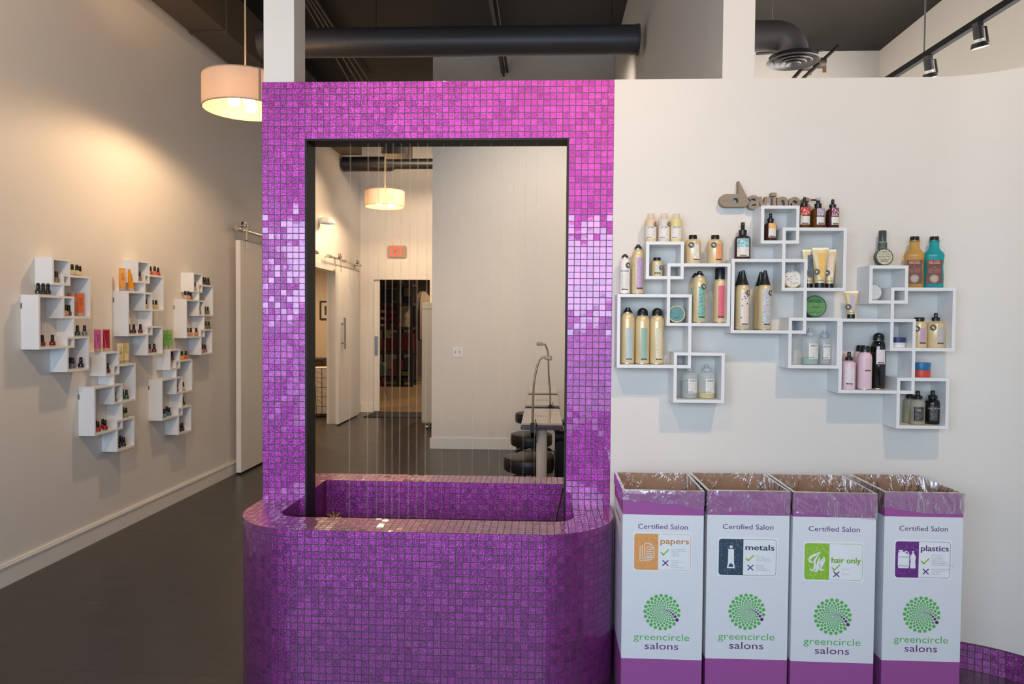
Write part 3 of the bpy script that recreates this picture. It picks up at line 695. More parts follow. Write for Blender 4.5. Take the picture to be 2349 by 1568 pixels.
def sitem(name, lab, cat, u0,u1,v0,v1, mat, y0=.03, y1=.4, rows=0, cols=0, grp=None, flap=None):
    xa_, xb_ = sx(u0), sx(u1); za, zb_ = sz(v1), sz(v0)
    t = thing(name, lab, cat, ((xa_+xb_)/2,SY+y0,za), 0, grp); w_ = xb_-xa_; h_ = zb_-za
    m = MB()
    if rows:
        ch, cw = h_/rows, w_/cols
        m.box(-w_/2,w_/2,y1-.02,y1,0,h_)
        for r_ in range(rows+1): z = r_*ch; m.box(-w_/2,w_/2,0 if r_ < rows else .1,y1-.02,max(0,z-.008),min(h_,z+.008))
        for c_ in range(cols+1): x = -w_/2+c_*cw; m.box(x-.008,x+.008,.05,y1-.021,.008,h_-.008)
        m.build('bin_rack', mat, t)
        m = MB()
        for r_ in range(rows):
            for c_ in range(cols): x = -w_/2+(c_+.5)*cw; z = r_*ch; m.box(x-cw*.44,x+cw*.44,-.004,.004,z+.01,z+ch*.42)
        m.build('bin_lip', mat, t)
        m = MB()
        for r_ in range(rows): x = -w_/2+.3*cw; z = r_*ch+ch*.22; m.box(x-.05,x+.05,-.007,-.0045,z-.02,z+.03)
        m.build('bin_label', pm('paper_label',(214,200,190),.7), t)
    else:
        m.box(-w_/2,w_/2,0,y1,0,h_); m.build('box_body', mat, t, bevel=.012)
        m = MB(); m.box(-w_/2+.01,w_/2-.01,.01,y1-.01,h_+.001,h_+.012); m.build('box_lid', flap or mat, t)
        m = MB()
        for k in range(5): z = h_*(.15+.13*k); m.box(-w_/2+.03,w_/2-.03,-.004,.002,z,z+.012)
        m.build('ribs', mat, t)
    return t
sitem('bin_organizer','red plastic bin organizer on the second shelf of the dark rack','organizer',872,909,702,749.5,M_redbox,.03,.35,3,2)
sitem('red_box','red carton with printed front on the middle shelf, left side','box',874,895,778,805.5,M_redd)
sitem('red_box','tall deep red box beside the printed carton on the middle shelf','box',896,910,764,805.5,M_redd)
sitem('red_box','wide deep red box on the middle shelf under the fan','box',917,942,764,805.5,M_redd)
sitem('red_box','slim orange-red box low on the rack, left of the upright','box',899,909,826,862,M_redbox)
sitem('red_box','slim orange-red box low on the rack, right of the upright','box',917,925,826,862,M_redbox)
sitem('paper_pack','dark blue and white paper pack on the bottom shelf','pack',926,939,822,862,line_label('blue_pack',(34,42,60),(210,214,220),6,.55))
sitem('green_pack','small bright green pack on the bottom shelf','pack',921,937,850,862,pm('green_pack',(96,124,34),.5), -.03,.02)
sitem('purple_pack','small lilac pack on the bottom shelf of the rack','pack',887,899,848,862,pm('lilac_pack',(120,96,140),.5), 0,.1)
sitem('bottle_crate','dim crate of grey-blue bottles on the top shelf, left side','crate',873,900,664,693,spot_label('crate_pattern',(40,44,56),(110,112,116),9,.4))
sitem('black_case','black tool case on the top shelf, right side','case',921,942,680,693,M_black)
# box fan
fx0, fx1, fz0, fz1 = sx(918), sx(942), sz(749.5), sz(702)
t = thing('box_fan', 'cream coloured box fan standing on the dark storage rack', 'fan', ((fx0+fx1)/2,SY+.05,fz0))
w_, h_ = fx1-fx0, fz1-fz0; M_cream = pm('cream_plastic',(206,190,160),.5)
fr2 = lambda x,y,z: (x,-z,y+h_/2)
m = MB(); o_ = rrect(w_,h_,.06); i_ = rrect(w_-.05,h_-.05,.045)
for k in range(len(o_)):
    j = (k+1)%len(o_)
    for d in (0,.12):
        q = [(o_[k][0],d,o_[k][1]+h_/2),(o_[j][0],d,o_[j][1]+h_/2),(i_[j][0],d,i_[j][1]+h_/2),(i_[k][0],d,i_[k][1]+h_/2)]; m.face(q if d == 0 else q[::-1])
    for lp in (o_,i_):
        m.face([(lp[k][0],0,lp[k][1]+h_/2),(lp[j][0],0,lp[j][1]+h_/2),(lp[j][0],.12,lp[j][1]+h_/2),(lp[k][0],.12,lp[k][1]+h_/2)])
m.merge(); m.build('fan_housing', M_cream, t)
m = MB()
for k in range(9): x = -w_/2+.04+k*(w_-.08)/8; m.tube([(x,.008,.03),(x,.008,h_-.03)],.006,6)
m.lathe([(0,-.01),(.05,-.01),(.05,.01),(0,.012)],18,(0,.01,h_/2),'y'); m.build('grille', M_cream, t)
m = MB()
for k in range(5):
    a = 2*PI*k/5; p = [(.03*math.cos(a-.5),.03*math.sin(a-.5)),(.19*math.cos(a-.25),.19*math.sin(a-.25)),(.19*math.cos(a+.45),.19*math.sin(a+.45)),(.03*math.cos(a+.5),.03*math.sin(a+.5))]
    m.prism(p,.006,lambda x,y,z,a=a: (x*min(1,w_/.42),.06+z+.1*(x*math.sin(a)-y*math.cos(a))*.2,y+h_/2))
m.build('fan_blades', pm('grey_blades',(130,124,116),.5), t)
# tarp covered bulky thing at the right of the store room, green stool, and a mat
m = MB(); secs = []
xa_, xb_ = at(946,760,1,16.0).x, at(990,760,1,16.0).x
for k in range(9):
    f_ = k/8; z = 1.0+f_*(at(960,668,1,16).z-1.0); wd = 1.0 if f_ < .6 else math.sqrt(max(.08,1-((f_-.6)/.41)**2))
    secs.append([(xa_+(xb_-xa_)*.5+(xb_-xa_)*.55*wd*math.cos(a)*1.0, 16.1+.35*wd*math.sin(a)+.02*math.sin(a*9), z) for a in [2*PI*i/24 for i in range(24)]])
m.loft(secs); 
o = m.build('dust_cover', pm('grey_cover_cloth',(126,110,94),.9,var=.08,bump=.4,bscale=25)); 
t = thing('covered_cart', 'pale cloth covered cart standing behind the white cabinet in the store room', 'cart', ((xa_+xb_)/2,16.1,0)); o.parent = t; o.location = -Vector(t.location)
m = MB()
for sx_ in (-1,1):
    for sy_ in (-1,1): m.tube([((xb_-xa_)*.42*sx_,.25*sy_,.05),((xb_-xa_)*.42*sx_,.25*sy_,1.02)],.02,8); m.lathe([(0,-.02),(.05,-.02),(.05,.02),(0,.02)],14,((xb_-xa_)*.42*sx_,.25*sy_,.052),'x')
m.box(-(xb_-xa_)*.44,(xb_-xa_)*.44,-.28,.28,.98,1.0); m.build('cart_frame', M_black, t)
gx = at(877,845,1,13.6)
t = thing('green_stool', 'small sage green stool half hidden by the pocket door', 'stool', (gx.x-.06,13.6,0))
m = MB(); m.lathe([(0,.62),(.12,.61),(.15,.55),(.14,.44),(.10,.36),(0,.36)],24); m.build('seat', pm('sage_green',(70,86,72),.6), t)
for k in range(3): a = 2*PI*k/3+.3; m = MB(); m.tube([(.05*math.cos(a),.05*math.sin(a),.39),(.13*math.cos(a),.13*math.sin(a),.004)],.014,8); m.build('leg', M_redd, t)
a = at(836,950,2,0); 
m = MB(); m.prism([(-2.62,EXW-.62),(-1.6,EXW-.62),(-1.6,EXW-.02),(-2.55,EXW-.02)], .012, lambda x,y,z: (x,y,.001+z)); tag(m.build('door_mat', pm('black_rubber',(24,22,21),.8,bump=.3)), 'black rubber door mat lying in front of the store room doorway', 'mat')
# white cabinet on casters
c0, c1 = at(967.5,700,1,9.2).x, bx0+.14
ct = at(975,693,1,9.2).z
t = thing('white_cabinet', 'tall white cabinet on casters half hidden behind the grey wall', 'cabinet', ((c0+c1)/2,9.2,0))
w_ = c1-c0; M_cab = pm('cream_cabinet',(214,206,188),.4,var=.02,stretch=(30,30,1))
m = MB(); m.box(-w_/2,w_/2,.02,.5,.09,ct); m.build('cabinet_body', M_cab, t, bevel=.004)
m = MB(); m.box(-w_/2+.004,w_/2-.004,0,.019,.11,ct-.09); m.build('door', M_cab, t, bevel=.003)
m = MB(); m.box(-w_/2+.004,w_/2-.004,0,.019,ct-.084,ct-.004); m.build('drawer', M_cab, t, bevel=.003)
for x in (-w_/2+.06,w_/2-.06):
    for y in (.07,.43):
        m = MB(); m.lathe([(0,-.014),(.032,-.014),(.035,0),(.032,.014),(0,.014)],16,(x,y,.036),'x'); m.tube([(x,y,.05),(x,y,.09)],.01,8); m.build('caster', M_chrome, t)
# ================================================================== INNER ROOM
# hamper, cabinet, picture
p = at(737,944,2,0); hy = 10.4; hx = at(741,900,1,hy).x
t = thing('laundry_hamper', 'wire hamper with a white liner standing in the warm lit inner room', 'hamper', (hx,hy,0))
hz = at(740,842,1,hy).z
m = MB(); secs = []
for z, r_ in ((.06,.17),(.3,.19),(hz-.05,.215),(hz,.222)):
    secs.append([(r_*math.cos(a)*(1+.02*math.sin(5*a)),r_*math.sin(a)*(1+.02*math.sin(5*a)),z) for a in [2*PI*i/28 for i in range(28)]])
m.loft(secs); m.build('liner_bag', pm('white_cotton',(226,214,196),.9,bump=.3,bscale=40), t)
m = MB()
for k in range(14):
    a = 2*PI*k/14; m.tube([(.18*math.cos(a),.18*math.sin(a),.03),(.232*math.cos(a),.232*math.sin(a),hz)],.004,6)
for k in range(6):
    f_ = k/5; r_ = .18+.052*f_; z = .03+(hz-.03)*f_; m.tube([(r_*math.cos(a),r_*math.sin(a),z) for a in [2*PI*i/28 for i in range(29)]],.004,6)
m.build('wire_basket', M_black, t)
for k in range(3): a = 2*PI*k/3; m = MB(); m.tube([(.17*math.cos(a),.17*math.sin(a),0.002),(.17*math.cos(a),.17*math.sin(a),.04)],.01,8); m.build('foot', M_black, t)
cxa, cxb = at(700,860,1,11.2).x, at(739,860,1,11.2).x; cz = at(735,823,1,11.2).z
t = thing('dark_cabinet', 'low dark brown cabinet behind the wire hamper in the inner room', 'cabinet', ((cxa+cxb)/2,11.2,0)); w_ = cxb-cxa
M_esp = pm('espresso_wood',(62,44,36),.45,var=.12,stretch=(2,2,14))
m = MB(); m.box(-w_/2,w_/2,.02,.45,.06,cz-.03); m.box(-w_/2+.03,w_/2-.03,.06,.43,0,.06); m.build('cabinet_body', M_esp, t)
m = MB(); m.box(-w_/2-.01,w_/2+.01,-.01,.46,cz-.029,cz); m.build('cabinet_top', M_esp, t)
for s_ in (-1,1):
    m = MB(); m.box(min(s_*.005,s_*(w_/2-.005)),max(s_*.005,s_*(w_/2-.005)),0,.019,.07,cz-.035); d = m.build('door', M_esp, t)
    m = MB(); m.tube([(s_*.03,-.02,cz*.6),(s_*.03,-.02,cz*.75)],.005,6); m.build('handle', M_steel, d)
pa, pb = at(733,733,1,12.17), at(772,690,1,12.17)
t = thing('framed_picture', 'framed dark monochrome print on the warm wall of the inner room', 'picture', ((pa.x+pb.x)/2,12.2,(pa.z+pb.z)/2)); w_, h_ = pb.x-pa.x, pb.z-pa.z
m = MB(); k = .025
m.box(-w_/2,-w_/2+k,-.03,0,-h_/2,h_/2); m.box(w_/2-k,w_/2,-.03,0,-h_/2,h_/2); m.box(-w_/2+k,w_/2-k,-.03,0,-h_/2,-h_/2+k); m.box(-w_/2+k,w_/2-k,-.03,0,h_/2-k,h_/2); m.build('frame', M_black, t)
m = MB(); m.box(-w_/2+k,w_/2-k,-.012,-.002,-h_/2+k,h_/2-k); m.build('mat_board', pm('mat_board',(228,214,190),.8), t)
m = MB(); m.box(-w_*.22,w_*.22,-.015,-.0125,-h_*.24,h_*.24); m.build('print', pm('mono_print',(70,66,60),.6,var=.45,scale=18), t)
# light switch plate on the back wall
a, b_ = at(1038,818,1,BACK), at(1061.5,795,1,BACK)
t = thing('switch_plate', 'white double light switch plate on the grey back wall', 'switch', ((a.x+b_.x)/2,BACK,(a.z+b_.z)/2)); w_, h_ = b_.x-a.x, b_.z-a.z
m = MB(); m.prism(rrect(w_,h_,.008),.006); m.build('plate', M_white, t, bevel=.0012)
for s_ in (-1,1): m = MB(); m.box(s_*w_*.2-.006,s_*w_*.2+.006,-.014,-.006,-.012,.012); m.build('toggle', pm('grey_toggle',(170,165,160),.4), t)
# ================================================================== MANICURE TABLES, LAMPS, STOOLS, CHAIR
M_top = pm('pale_laminate',(208,194,178),.12,var=.02,spec=.7,coat=.4)
M_edge = pm('smoked_edge',(104,94,96),.25,.6,var=.05)
tabs = []
def table(y0, y1, lab):
    zt_ = .75
    cx_ = (at(1194+(1293-1194)*.5,970,1,y0).x)*0 - .012
    t = thing('manicure_table', lab, 'table', (cx_,y0,0), 0, 'narrow manicure tables'); L_ = y1-y0; w_ = .276
    m = MB(); m.box(-w_/2+.006,w_/2-.006,.004,L_,zt_-.016,zt_); m.build('tabletop', M_top, t, bevel=.004)
    m = MB(); m.box(-w_/2,w_/2,0,L_,zt_-.046,zt_-.018); m.build('edge_frame', M_edge, t, bevel=.004)
    m = MB(); m.box(-w_/2+.03,w_/2-.05,.01,.05,zt_-.030,zt_-.018); m.box(-.02,.03,-.006,.004,zt_-.035,zt_-.028); m.build('drawer_pull', M_black, t)
    m = MB()
    for k in range(6): m.box(-.05+.018*k,-.046+.018*k,.30,.42,zt_,zt_+.0006)
    m.build('vent_slots', pm('slot_grey',(150,140,130),.5), t)
    m = MB(); m.lathe([(.0,.02),(.036,.02),(.036,zt_-.046),(0,zt_-.046)],28,(.0,.10,0)); m.build('column', pm('cream_column',(214,204,192),.3,coat=.3), t)
    m = MB(); m.lathe([(0,0),(.105,0),(.105,.012),(.05,.03),(0,.03)],32,(0,.10,0),sy=.9); m.build('base_plate', M_black, t)
    m = MB(); m.lathe([(.0,.02),(.03,.02),(.03,zt_-.046),(0,zt_-.046)],20,(0,L_-.12,0)); m.build('column', pm('cream_column',(214,204,192),.3), t)
    return t
table(4.66,5.45,'nearest of the three narrow pale manicure tables behind the portal')
table(5.66,6.46,'middle one of the three narrow pale manicure tables in a row')
table(6.66,7.28,'farthest manicure table, closest to the grey back wall')
M_goose = pm('brushed_bronze_steel',(170,150,120),.25,1.0)
def goose(y, u0, v0, path, lab, headdir):
    b0 = at(u0,v0,1,y); t = thing('gooseneck_lamp', lab, 'lamp', (b0.x,y-.012,.68), 0, 'gooseneck table lamps')
    pts = [at(u,v,1,y)-Vector((b0.x,y,.68)) for u,v in path]
    # smooth
    P_ = []
    for i in range(len(pts)-1):
        p0, p1, p2, p3 = pts[max(0,i-1)], pts[i], pts[i+1], pts[min(len(pts)-1,i+2)]
        for k in range(6):
            s_ = k/6; P_.append(.5*((2*p1)+(-p0+p2)*s_+(2*p0-5*p1+4*p2-p3)*s_*s_+(-p0+3*p1-3*p2+p3)*s_**3))
    P_.append(pts[-1])
    m = MB(); m.tube(P_,.0068,14); m.build('gooseneck', M_goose, t)
    e_ = pts[-1]; d = Vector(headdir).normalized()
    m = MB(); m.tube([e_,e_+d*.02,e_+d*.021,e_+d*.06,e_+d*.066],[.008,.010,.014,.016,.008],14); m.build('lamp_head', clear_mat('frosted_head',(220,210,200),.7,.2), t)
    m = MB(); m.box(-.014,.014,-.012,.0,-.02,.075); m.box(-.01,.01,-.012,.045,-.020,.012); m.build('clamp', M_black, t)
    m = MB(); m.tube([(.006,-.012,.07),(.018,-.016,.10),(.028,-.012,.05),(.03,-.008,-.04),(.0,-.01,-.10)],.003,6); m.build('lamp_cord', M_black, t)
goose(4.65,1222,965,[(1222,970),(1222.5,930),(1225,880),(1231,845),(1238,824),(1243,819)],'brass coloured gooseneck lamp clamped to the nearest manicure table',(1,0,-.08))
goose(5.65,1262,925,[(1262,928),(1262,900),(1259,865),(1258,830),(1256,805),(1252,793),(1250,789)],'taller gooseneck lamp clamped to the middle manicure table',(-1,0,.05))
def stool(u, v, lab, base_rot):
    p = at(u,v,2,.462); t = thing('rolling_stool', lab, 'stool', (p.x,p.y,0), base_rot, 'round black stools')
    m = MB(); m.lathe([(0,.362),(.165,.362),(.176,.372),(.178,.41),(.176,.445),(.168,.457),(.15,.463),(0,.466)],40); m.build('seat', M_leather, t)
    m = MB(); m.tube([(.172*math.cos(a),.172*math.sin(a),.452) for a in [2*PI*i/40 for i in range(41)]],.0035,6); m.build('piping', M_leather, t)
    m = MB(); m.tube([(0,0,.10),(0,0,.362)],[.024,.018],14); m.build('gas_lift', M_chrome, t)
    for k in range(5):
        a = 2*PI*k/5+.35; c_, s_ = math.cos(a), math.sin(a)
        m = MB(); m.tube([(.02*c_,.02*s_,.12),(.12*c_,.12*s_,.10),(.2*c_,.2*s_,.075)],[.022,.018,.014],10); lg = m.build('leg', M_black, t)
        m = MB(); m.lathe([(0,-.012),(.025,-.012),(.027,0),(.025,.012),(0,.012)],14,(.2*c_,.2*s_,.028),'x'); m.tube([(.2*c_,.2*s_,.03),(.2*c_,.2*s_,.08)],.006,8); m.build('caster', M_chrome, lg)
stool(1213.5,1045,'nearest black round rolling stool beside the first manicure table',.1)
stool(1219,993,'middle black round stool left of the second manicure table',.5)
stool(1221,946,'farthest black round stool, mostly behind the first manicure table',.9)
# black client chair to the right
t = thing('client_chair', 'black leather client chair with pale armrest, mostly hidden by the right post', 'chair', (.335,5.55,0)); t.scale = (1,.79,1)
m = MB(); m.box(-.24,.24,-.28,.28,.24,.46); m.build('seat', M_leather, t, bevel=.03)
m = MB(); m.box(.16,.27,-.28,.28,.28,.98); m.build('backrest', M_leather, t, bevel=.03)
for y in (-.34,.22):
    m = MB(); m.box(-.245,.27,y,y+.1,.1,.53); a_ = m.build('arm_panel', M_leather, t, bevel=.02)
    m = MB(); m.tube([(-.25,y+.05,.56),(.26,y+.05,.56)],.042,14); m.build('arm_roll', pm('embossed_leather',(34,32,34),.5,var=.3,scale=30,bump=.6,bscale=40), a_)
    m = MB(); m.box(-.22,.26,y+.0,y+.1,.605,.63); m.tube([(-.16,y+.05,.598),(-.16,y+.05,.64)],.014,10); m.build('armrest', M_top, a_, bevel=.004)
m = MB(); m.lathe([(0,0),(.22,0),(.22,.02),(.05,.05),(.05,.1),(0,.1)],28); m.tube([(0,0,.09),(0,0,.25)],.05,14); m.build('base', M_black, t)
p = at(1262,1082,1,4.62)
m = MB(); m.box(-.012,.012,-.012,.012,-.012,.012); o = m.build('wall_plug', pm('gold_plug',(196,160,110),.4,.5), None, (p.x,4.56,.0)); o.rotation_euler = (0,.78,.4); o.location = (p.x,4.56,.018); tag(o, 'small square tan cord plug lying by the cream table column', 'plug')
# ================================================================== INTERLOCKING WALL SHELVES
BOX = {'B':(0,0,.2958),'M':(.197,.1235,.2499),'T':(.1118,.21,.1499),'L':(.2271,-.2319,.2016)}
BT = .0125
SURF = {'Tt':.21,'Ti':.21-.1499+BT,'Mt':.1235,'Mi':.1235-.2499+BT,'Bt':0,'Bi':-.2958+BT,'Lt':-.2319,'Li':-.2319-.2016+BT}
UNITS = {}
def shelf_unit(key, u, v, wall, label, grp):
    sd = SDR if wall == 'R' else SD
    if wall == 'R': p = at(u,v,1,D-sd); loc = Vector((p.x,D,p.z)); rz = 0
    else: p = at(u,v,0,LX+SD); loc = Vector((LX,p.y,p.z)); rz = PI/2
    t = thing('wall_shelf', label, 'shelf', tuple(loc), rz, grp); UNITS[key] = (loc, wall)
    for i, (k, nm) in enumerate((('B','square_frame'),('M','square_frame'),('T','square_frame'),('L','square_frame'))):
        x0, z0, w_ = BOX[k]; y0 = -sd-.0004*i
        m = MB()
        m.box(x0,x0+w_,y0,-.0005,z0-BT,z0); m.box(x0,x0+w_,y0,-.0005,z0-w_,z0-w_+BT)
        m.box(x0,x0+BT,y0,-.0005,z0-w_+BT,z0-BT); m.box(x0+w_-BT,x0+w_,y0,-.0005,z0-w_+BT,z0-BT)
        m.build(nm, M_shelfin, t)
    if wall == 'L':
        m = MB(); m.box(-.0015,.0,-.008,-.001,-.075,-.045); m.build('hanger_clip', M_steel, t)
    return t
shelf_unit('R1',1416.5,673.9,'R','white interlocking box shelf next to the purple portal, holding gold spray cans','box shelves on the white wall')
shelf_unit('R2',1678.7,593,'R','white interlocking box shelf under the wooden letter sign','box shelves on the white wall')
shelf_unit('R3',1926.1,730.1,'R','white interlocking box shelf farthest right, below amber and teal bottles','box shelves on the white wall')
shelf_unit('L1',88.2,675.6,'L','upper white nail polish shelf nearest the viewer on the left wall','nail polish shelves on the left wall')
shelf_unit('L2',293.3,666.8,'L','middle of the three upper white nail polish shelves on the left wall','nail polish shelves on the left wall')
shelf_unit('L3',427.5,686.1,'L','farthest upper white nail polish shelf, closest to the sliding door','nail polish shelves on the left wall')
shelf_unit('L4',216.1,888.3,'L','lower white nail polish shelf nearer the viewer, under pink and red tubes','nail polish shelves on the left wall')
shelf_unit('L5',371.4,869.9,'L','lower white nail polish shelf farther from the viewer, under green tubes','nail polish shelves on the left wall')
VIEWROT = {'R1':-.08,'R2':-.22,'R3':-.36}
def put(t, unit, surf, u, y=-.055, rz=0.0):
    loc, wall = UNITS[unit]; z = loc.z+SURF[surf]+.0003
    if wall == 'R':
        x = solve(u, lambda a: Vector((a,D+y,z+.04)), -3, 4); t.location = (x,D+y,z); t.rotation_euler = (0,0,rz+(0 if t.name.split('.')[0] in ('styling_tin','pomade_tin') else VIEWROT[unit]))
    else:
        yy = solve(u, lambda a: Vector((LX-y,a,z+.03)), 1.5, 12); 
        if surf[1] == 'i' and t.name.startswith('nail'):
            x0, z0, w_ = BOX[surf[0]]; yy = min(max(yy, loc.y+x0+BT+.0165), loc.y+x0+w_-BT-.0165)
        t.location = (LX-y,yy,z); t.rotation_euler = (0,0,PI/2+rz)
    return t
# ------------------------------------------------------------------ hair product builders (base at origin, front toward -Y)
M_gold = pm('champagne_gold',(224,203,160),.33,.22,var=.02)
M_cap = pm('black_cap',(22,21,22),.28)
M_ink = pm('black_print',(40,36,36),.6)
M_badge = pm('grey_badge',(74,70,66),.6); M_badge2 = pm('pale_badge_mark',(206,196,180),.6)
M_paper = line_label('white_label',(236,232,226),(90,86,84),11,.5)
def logo(m, r, z, ang, size=.0085):
    put_text(m,'davines',size,on_cyl(r,z,ang),.0004,0,None,2)
def badge(t, r, ang, z, rad=.0095):
    m = MB(); m.disc_on(r,ang,z,rad,0,.0012); m.disc_on(r,ang,z,rad*.86,1,.0015); m.disc_on(r,ang,z,rad*.80,0,.0018); m.disc_on(r,ang-.02,z+rad*.1,rad*.38,1,.0021,12); m.disc_on(r,ang+.1,z-rad*.2,rad*.25,1,.0022,12)
    m.build('round_sticker',[M_badge,M_badge2],t)
def can(name,label,cat,h,r,body,lab,cap='nozzle',lz=(.12,.62),la=(-.30,.55),bdg=None,grp=None,txt=True,capmat=None,extra=None):
    t = thing(name,label,cat,group=grp)
    hb = h*(.90 if cap == 'nozzle' else .80 if cap == 'tall' else .79 if cap == 'pointed' else .86); capmat = capmat or M_cap
    m = MB(); m.lathe([(0,0),(r*.95,0),(r,.003),(r,hb-.026),(r*.95,hb-.016),(r*.80,hb-.006),(r*.62,hb),(0,hb)],32); m.build('can_body',body,t)
    m = MB(); m.lathe([(r*.97,.0005),(r*1.015,.002),(r*1.0,.0045)],32); m.build('bottom_rim',pm('tin_rim',(190,180,160),.3,.9),t)
    m = MB(); m.lathe([(r*.60,hb-.002),(r*.70,hb-.001),(r*.70,hb+.003),(r*.58,hb+.004)],24); m.build('metal_rim',pm('tin_rim',(190,180,160),.3,.9),t)
    m = MB()
    if cap == 'nozzle': m.lathe([(0,hb+.002),(r*.60,hb+.002),(r*.60,hb+.009),(r*.42,hb+.013),(r*.34,h-.003),(r*.28,h),(0,h)],24); m.box(-.003,.003,-r*.45,-r*.2,hb+.012,h-.003)
    elif cap == 'tall': m.lathe([(0,hb),(r*.80,hb),(r*.80,h-.004),(r*.74,h),(0,h)],28)
    elif cap == 'dome': m.lathe([(0,hb),(r*.74,hb),(r*.72,hb+.016),(r*.60,hb+.024),(r*.42,h-.004),(0,h)],28); m.box(-.004,.004,-r*.66,-r*.3,hb+.010,hb+.022)
    else:
        secs = []
        for f_ in [0,.25,.5,.7,.85,.95,1]:
            rr_ = r*.82*(1-f_*.55); off = -r*.42*max(0,f_-.3)
            secs.append([(rr_*math.cos(a)*(1-.25*f_), off+rr_*math.sin(a)*(1-.2*f_), hb-.002+(h-hb)*f_+(.010*f_*math.sin(a)*-1)) for a in [2*PI*i/24 for i in range(24)]])
        m.loft(secs)
    m.build('cap',capmat,t)
    if lab is not None:
        m = MB(); m.patch(r,la[0],la[1],lz[0]*h,lz[1]*h); m.build('label',lab,t)
    if txt: m = MB(); logo(m,r,(lz[0]+.012)*h,(la[0]+la[1])/2); m.build('lettering',M_ink,t)
    if bdg: badge(t,r,*bdg)
    if extra: extra(t,r,h)
    return t
def bottle(name,label,cat,h,r,body,lab,cap='flip',lz=(.18,.62),la=(-.5,.6),bdg=None,grp=None,txt='davines',shoulder=.80,neck=.42,liquid=None,capmat=None,inkm=None,caph=None,extra=None):
    t = thing(name,label,cat,group=grp); capmat = capmat or M_cap
    hb = h*shoulder; sh = r*.55; nk = r*neck
    pts = [(0,0),(r*.92,0),(r,.004),(r,hb-sh)]
    for k in range(1,7): a = PI/2*k/6; pts.append((nk+(r-nk)*math.cos(a), hb-sh+sh*math.sin(a)))
    if cap in ('spray','dropper','pump'): pts += [(nk,hb+.010),(0,hb+.010)]
    else: pts += [(nk,hb+.003),(0,hb+.003)]
    m = MB(); m.lathe(pts,32); m.build('bottle_body',body,t)
    if liquid:
        lm, lf = liquid
        m = MB(); m.lathe([(0,.003),(r*.88,.003),(r*.93,.006),(r*.93,h*lf),(0,h*lf)],28); m.build('liquid',lm,t)
    m = MB()
    if cap == 'flip': m.lathe([(0,hb),(nk*1.12,hb),(nk*1.15,h-.003),(nk*1.08,h),(0,h)],28)
    elif cap == 'clear': m.lathe([(0,hb),(nk*1.05,hb),(nk*1.05,h-.006),(nk*1.0,h),(0,h)],28)
    elif cap == 'spray':
        z = hb+.006; hh_ = h-z
        m.lathe([(0,z-.004),(nk*1.5,z-.004),(nk*1.55,z+hh_*.30),(nk*1.1,z+hh_*.34),(nk*.75,z+hh_*.42),(nk*.72,h-.002),(nk*.6,h),(0,h)],28); m.box(-.0025,.0025,-nk*.95,-nk*.5,h-.012,h-.006)
    elif cap == 'dropper':
        z = hb+.004; hh_ = h-z
        m.lathe([(0,z-.004),(nk*1.5,z-.004),(nk*1.55,z+hh_*.30),(nk*.95,z+hh_*.36),(nk*.72,z+hh_*.6),(nk*.66,z+hh_*.9),(nk*.4,h),(0,h)],28)
    elif cap == 'pump':
        z = hb+.004; hh_ = h-z
        m.lathe([(0,z-.004),(nk*1.5,z-.004),(nk*1.55,z+hh_*.34),(nk*.9,z+hh_*.40),(nk*.85,h-.012),(0,h-.012)],28); m.tube([(0,0,h-.010),(-.024,-.004,h-.008),(-.028,-.004,h-.010)],[.004,.0032,.0028],8)
    m.build('cap',capmat,t)
    if cap == 'pump': m = MB(); m.lathe([(nk*.9,h-.013),(nk*1.2,h-.012),(nk*1.2,h),(0,h)],20); m.build('clear_overcap',clear_mat('clear_cap',(235,235,235),.3),t)
    if lab is not None: m = MB(); m.patch(r,la[0],la[1],lz[0]*h,lz[1]*h); m.build('label',lab,t)
    if txt:
        m = MB(); logo(m,r,(lz[0]+.015)*h,(la[0]+la[1])/2) if txt == 'davines' else put_text(m,txt[0],txt[1],on_cyl(r,txt[2]*h,(la[0]+la[1])/2),0,0,None,2); m.build('lettering',inkm or M_ink,t)
    if bdg: badge(t,r,*bdg)
    if extra: extra(t,r,h)
    return t
def word(body,size,zf,ang=.05,mat=None,thin=0.0,width=None):
    def f(t,r,h): m = MB(); put_text(m,body,size,on_cyl(r,zf*h,ang),thin,0,width,2); m.build('lettering',mat or M_ink,t)
    return f
def many(*fs): return lambda t,r,h: [f(t,r,h) for f in fs]
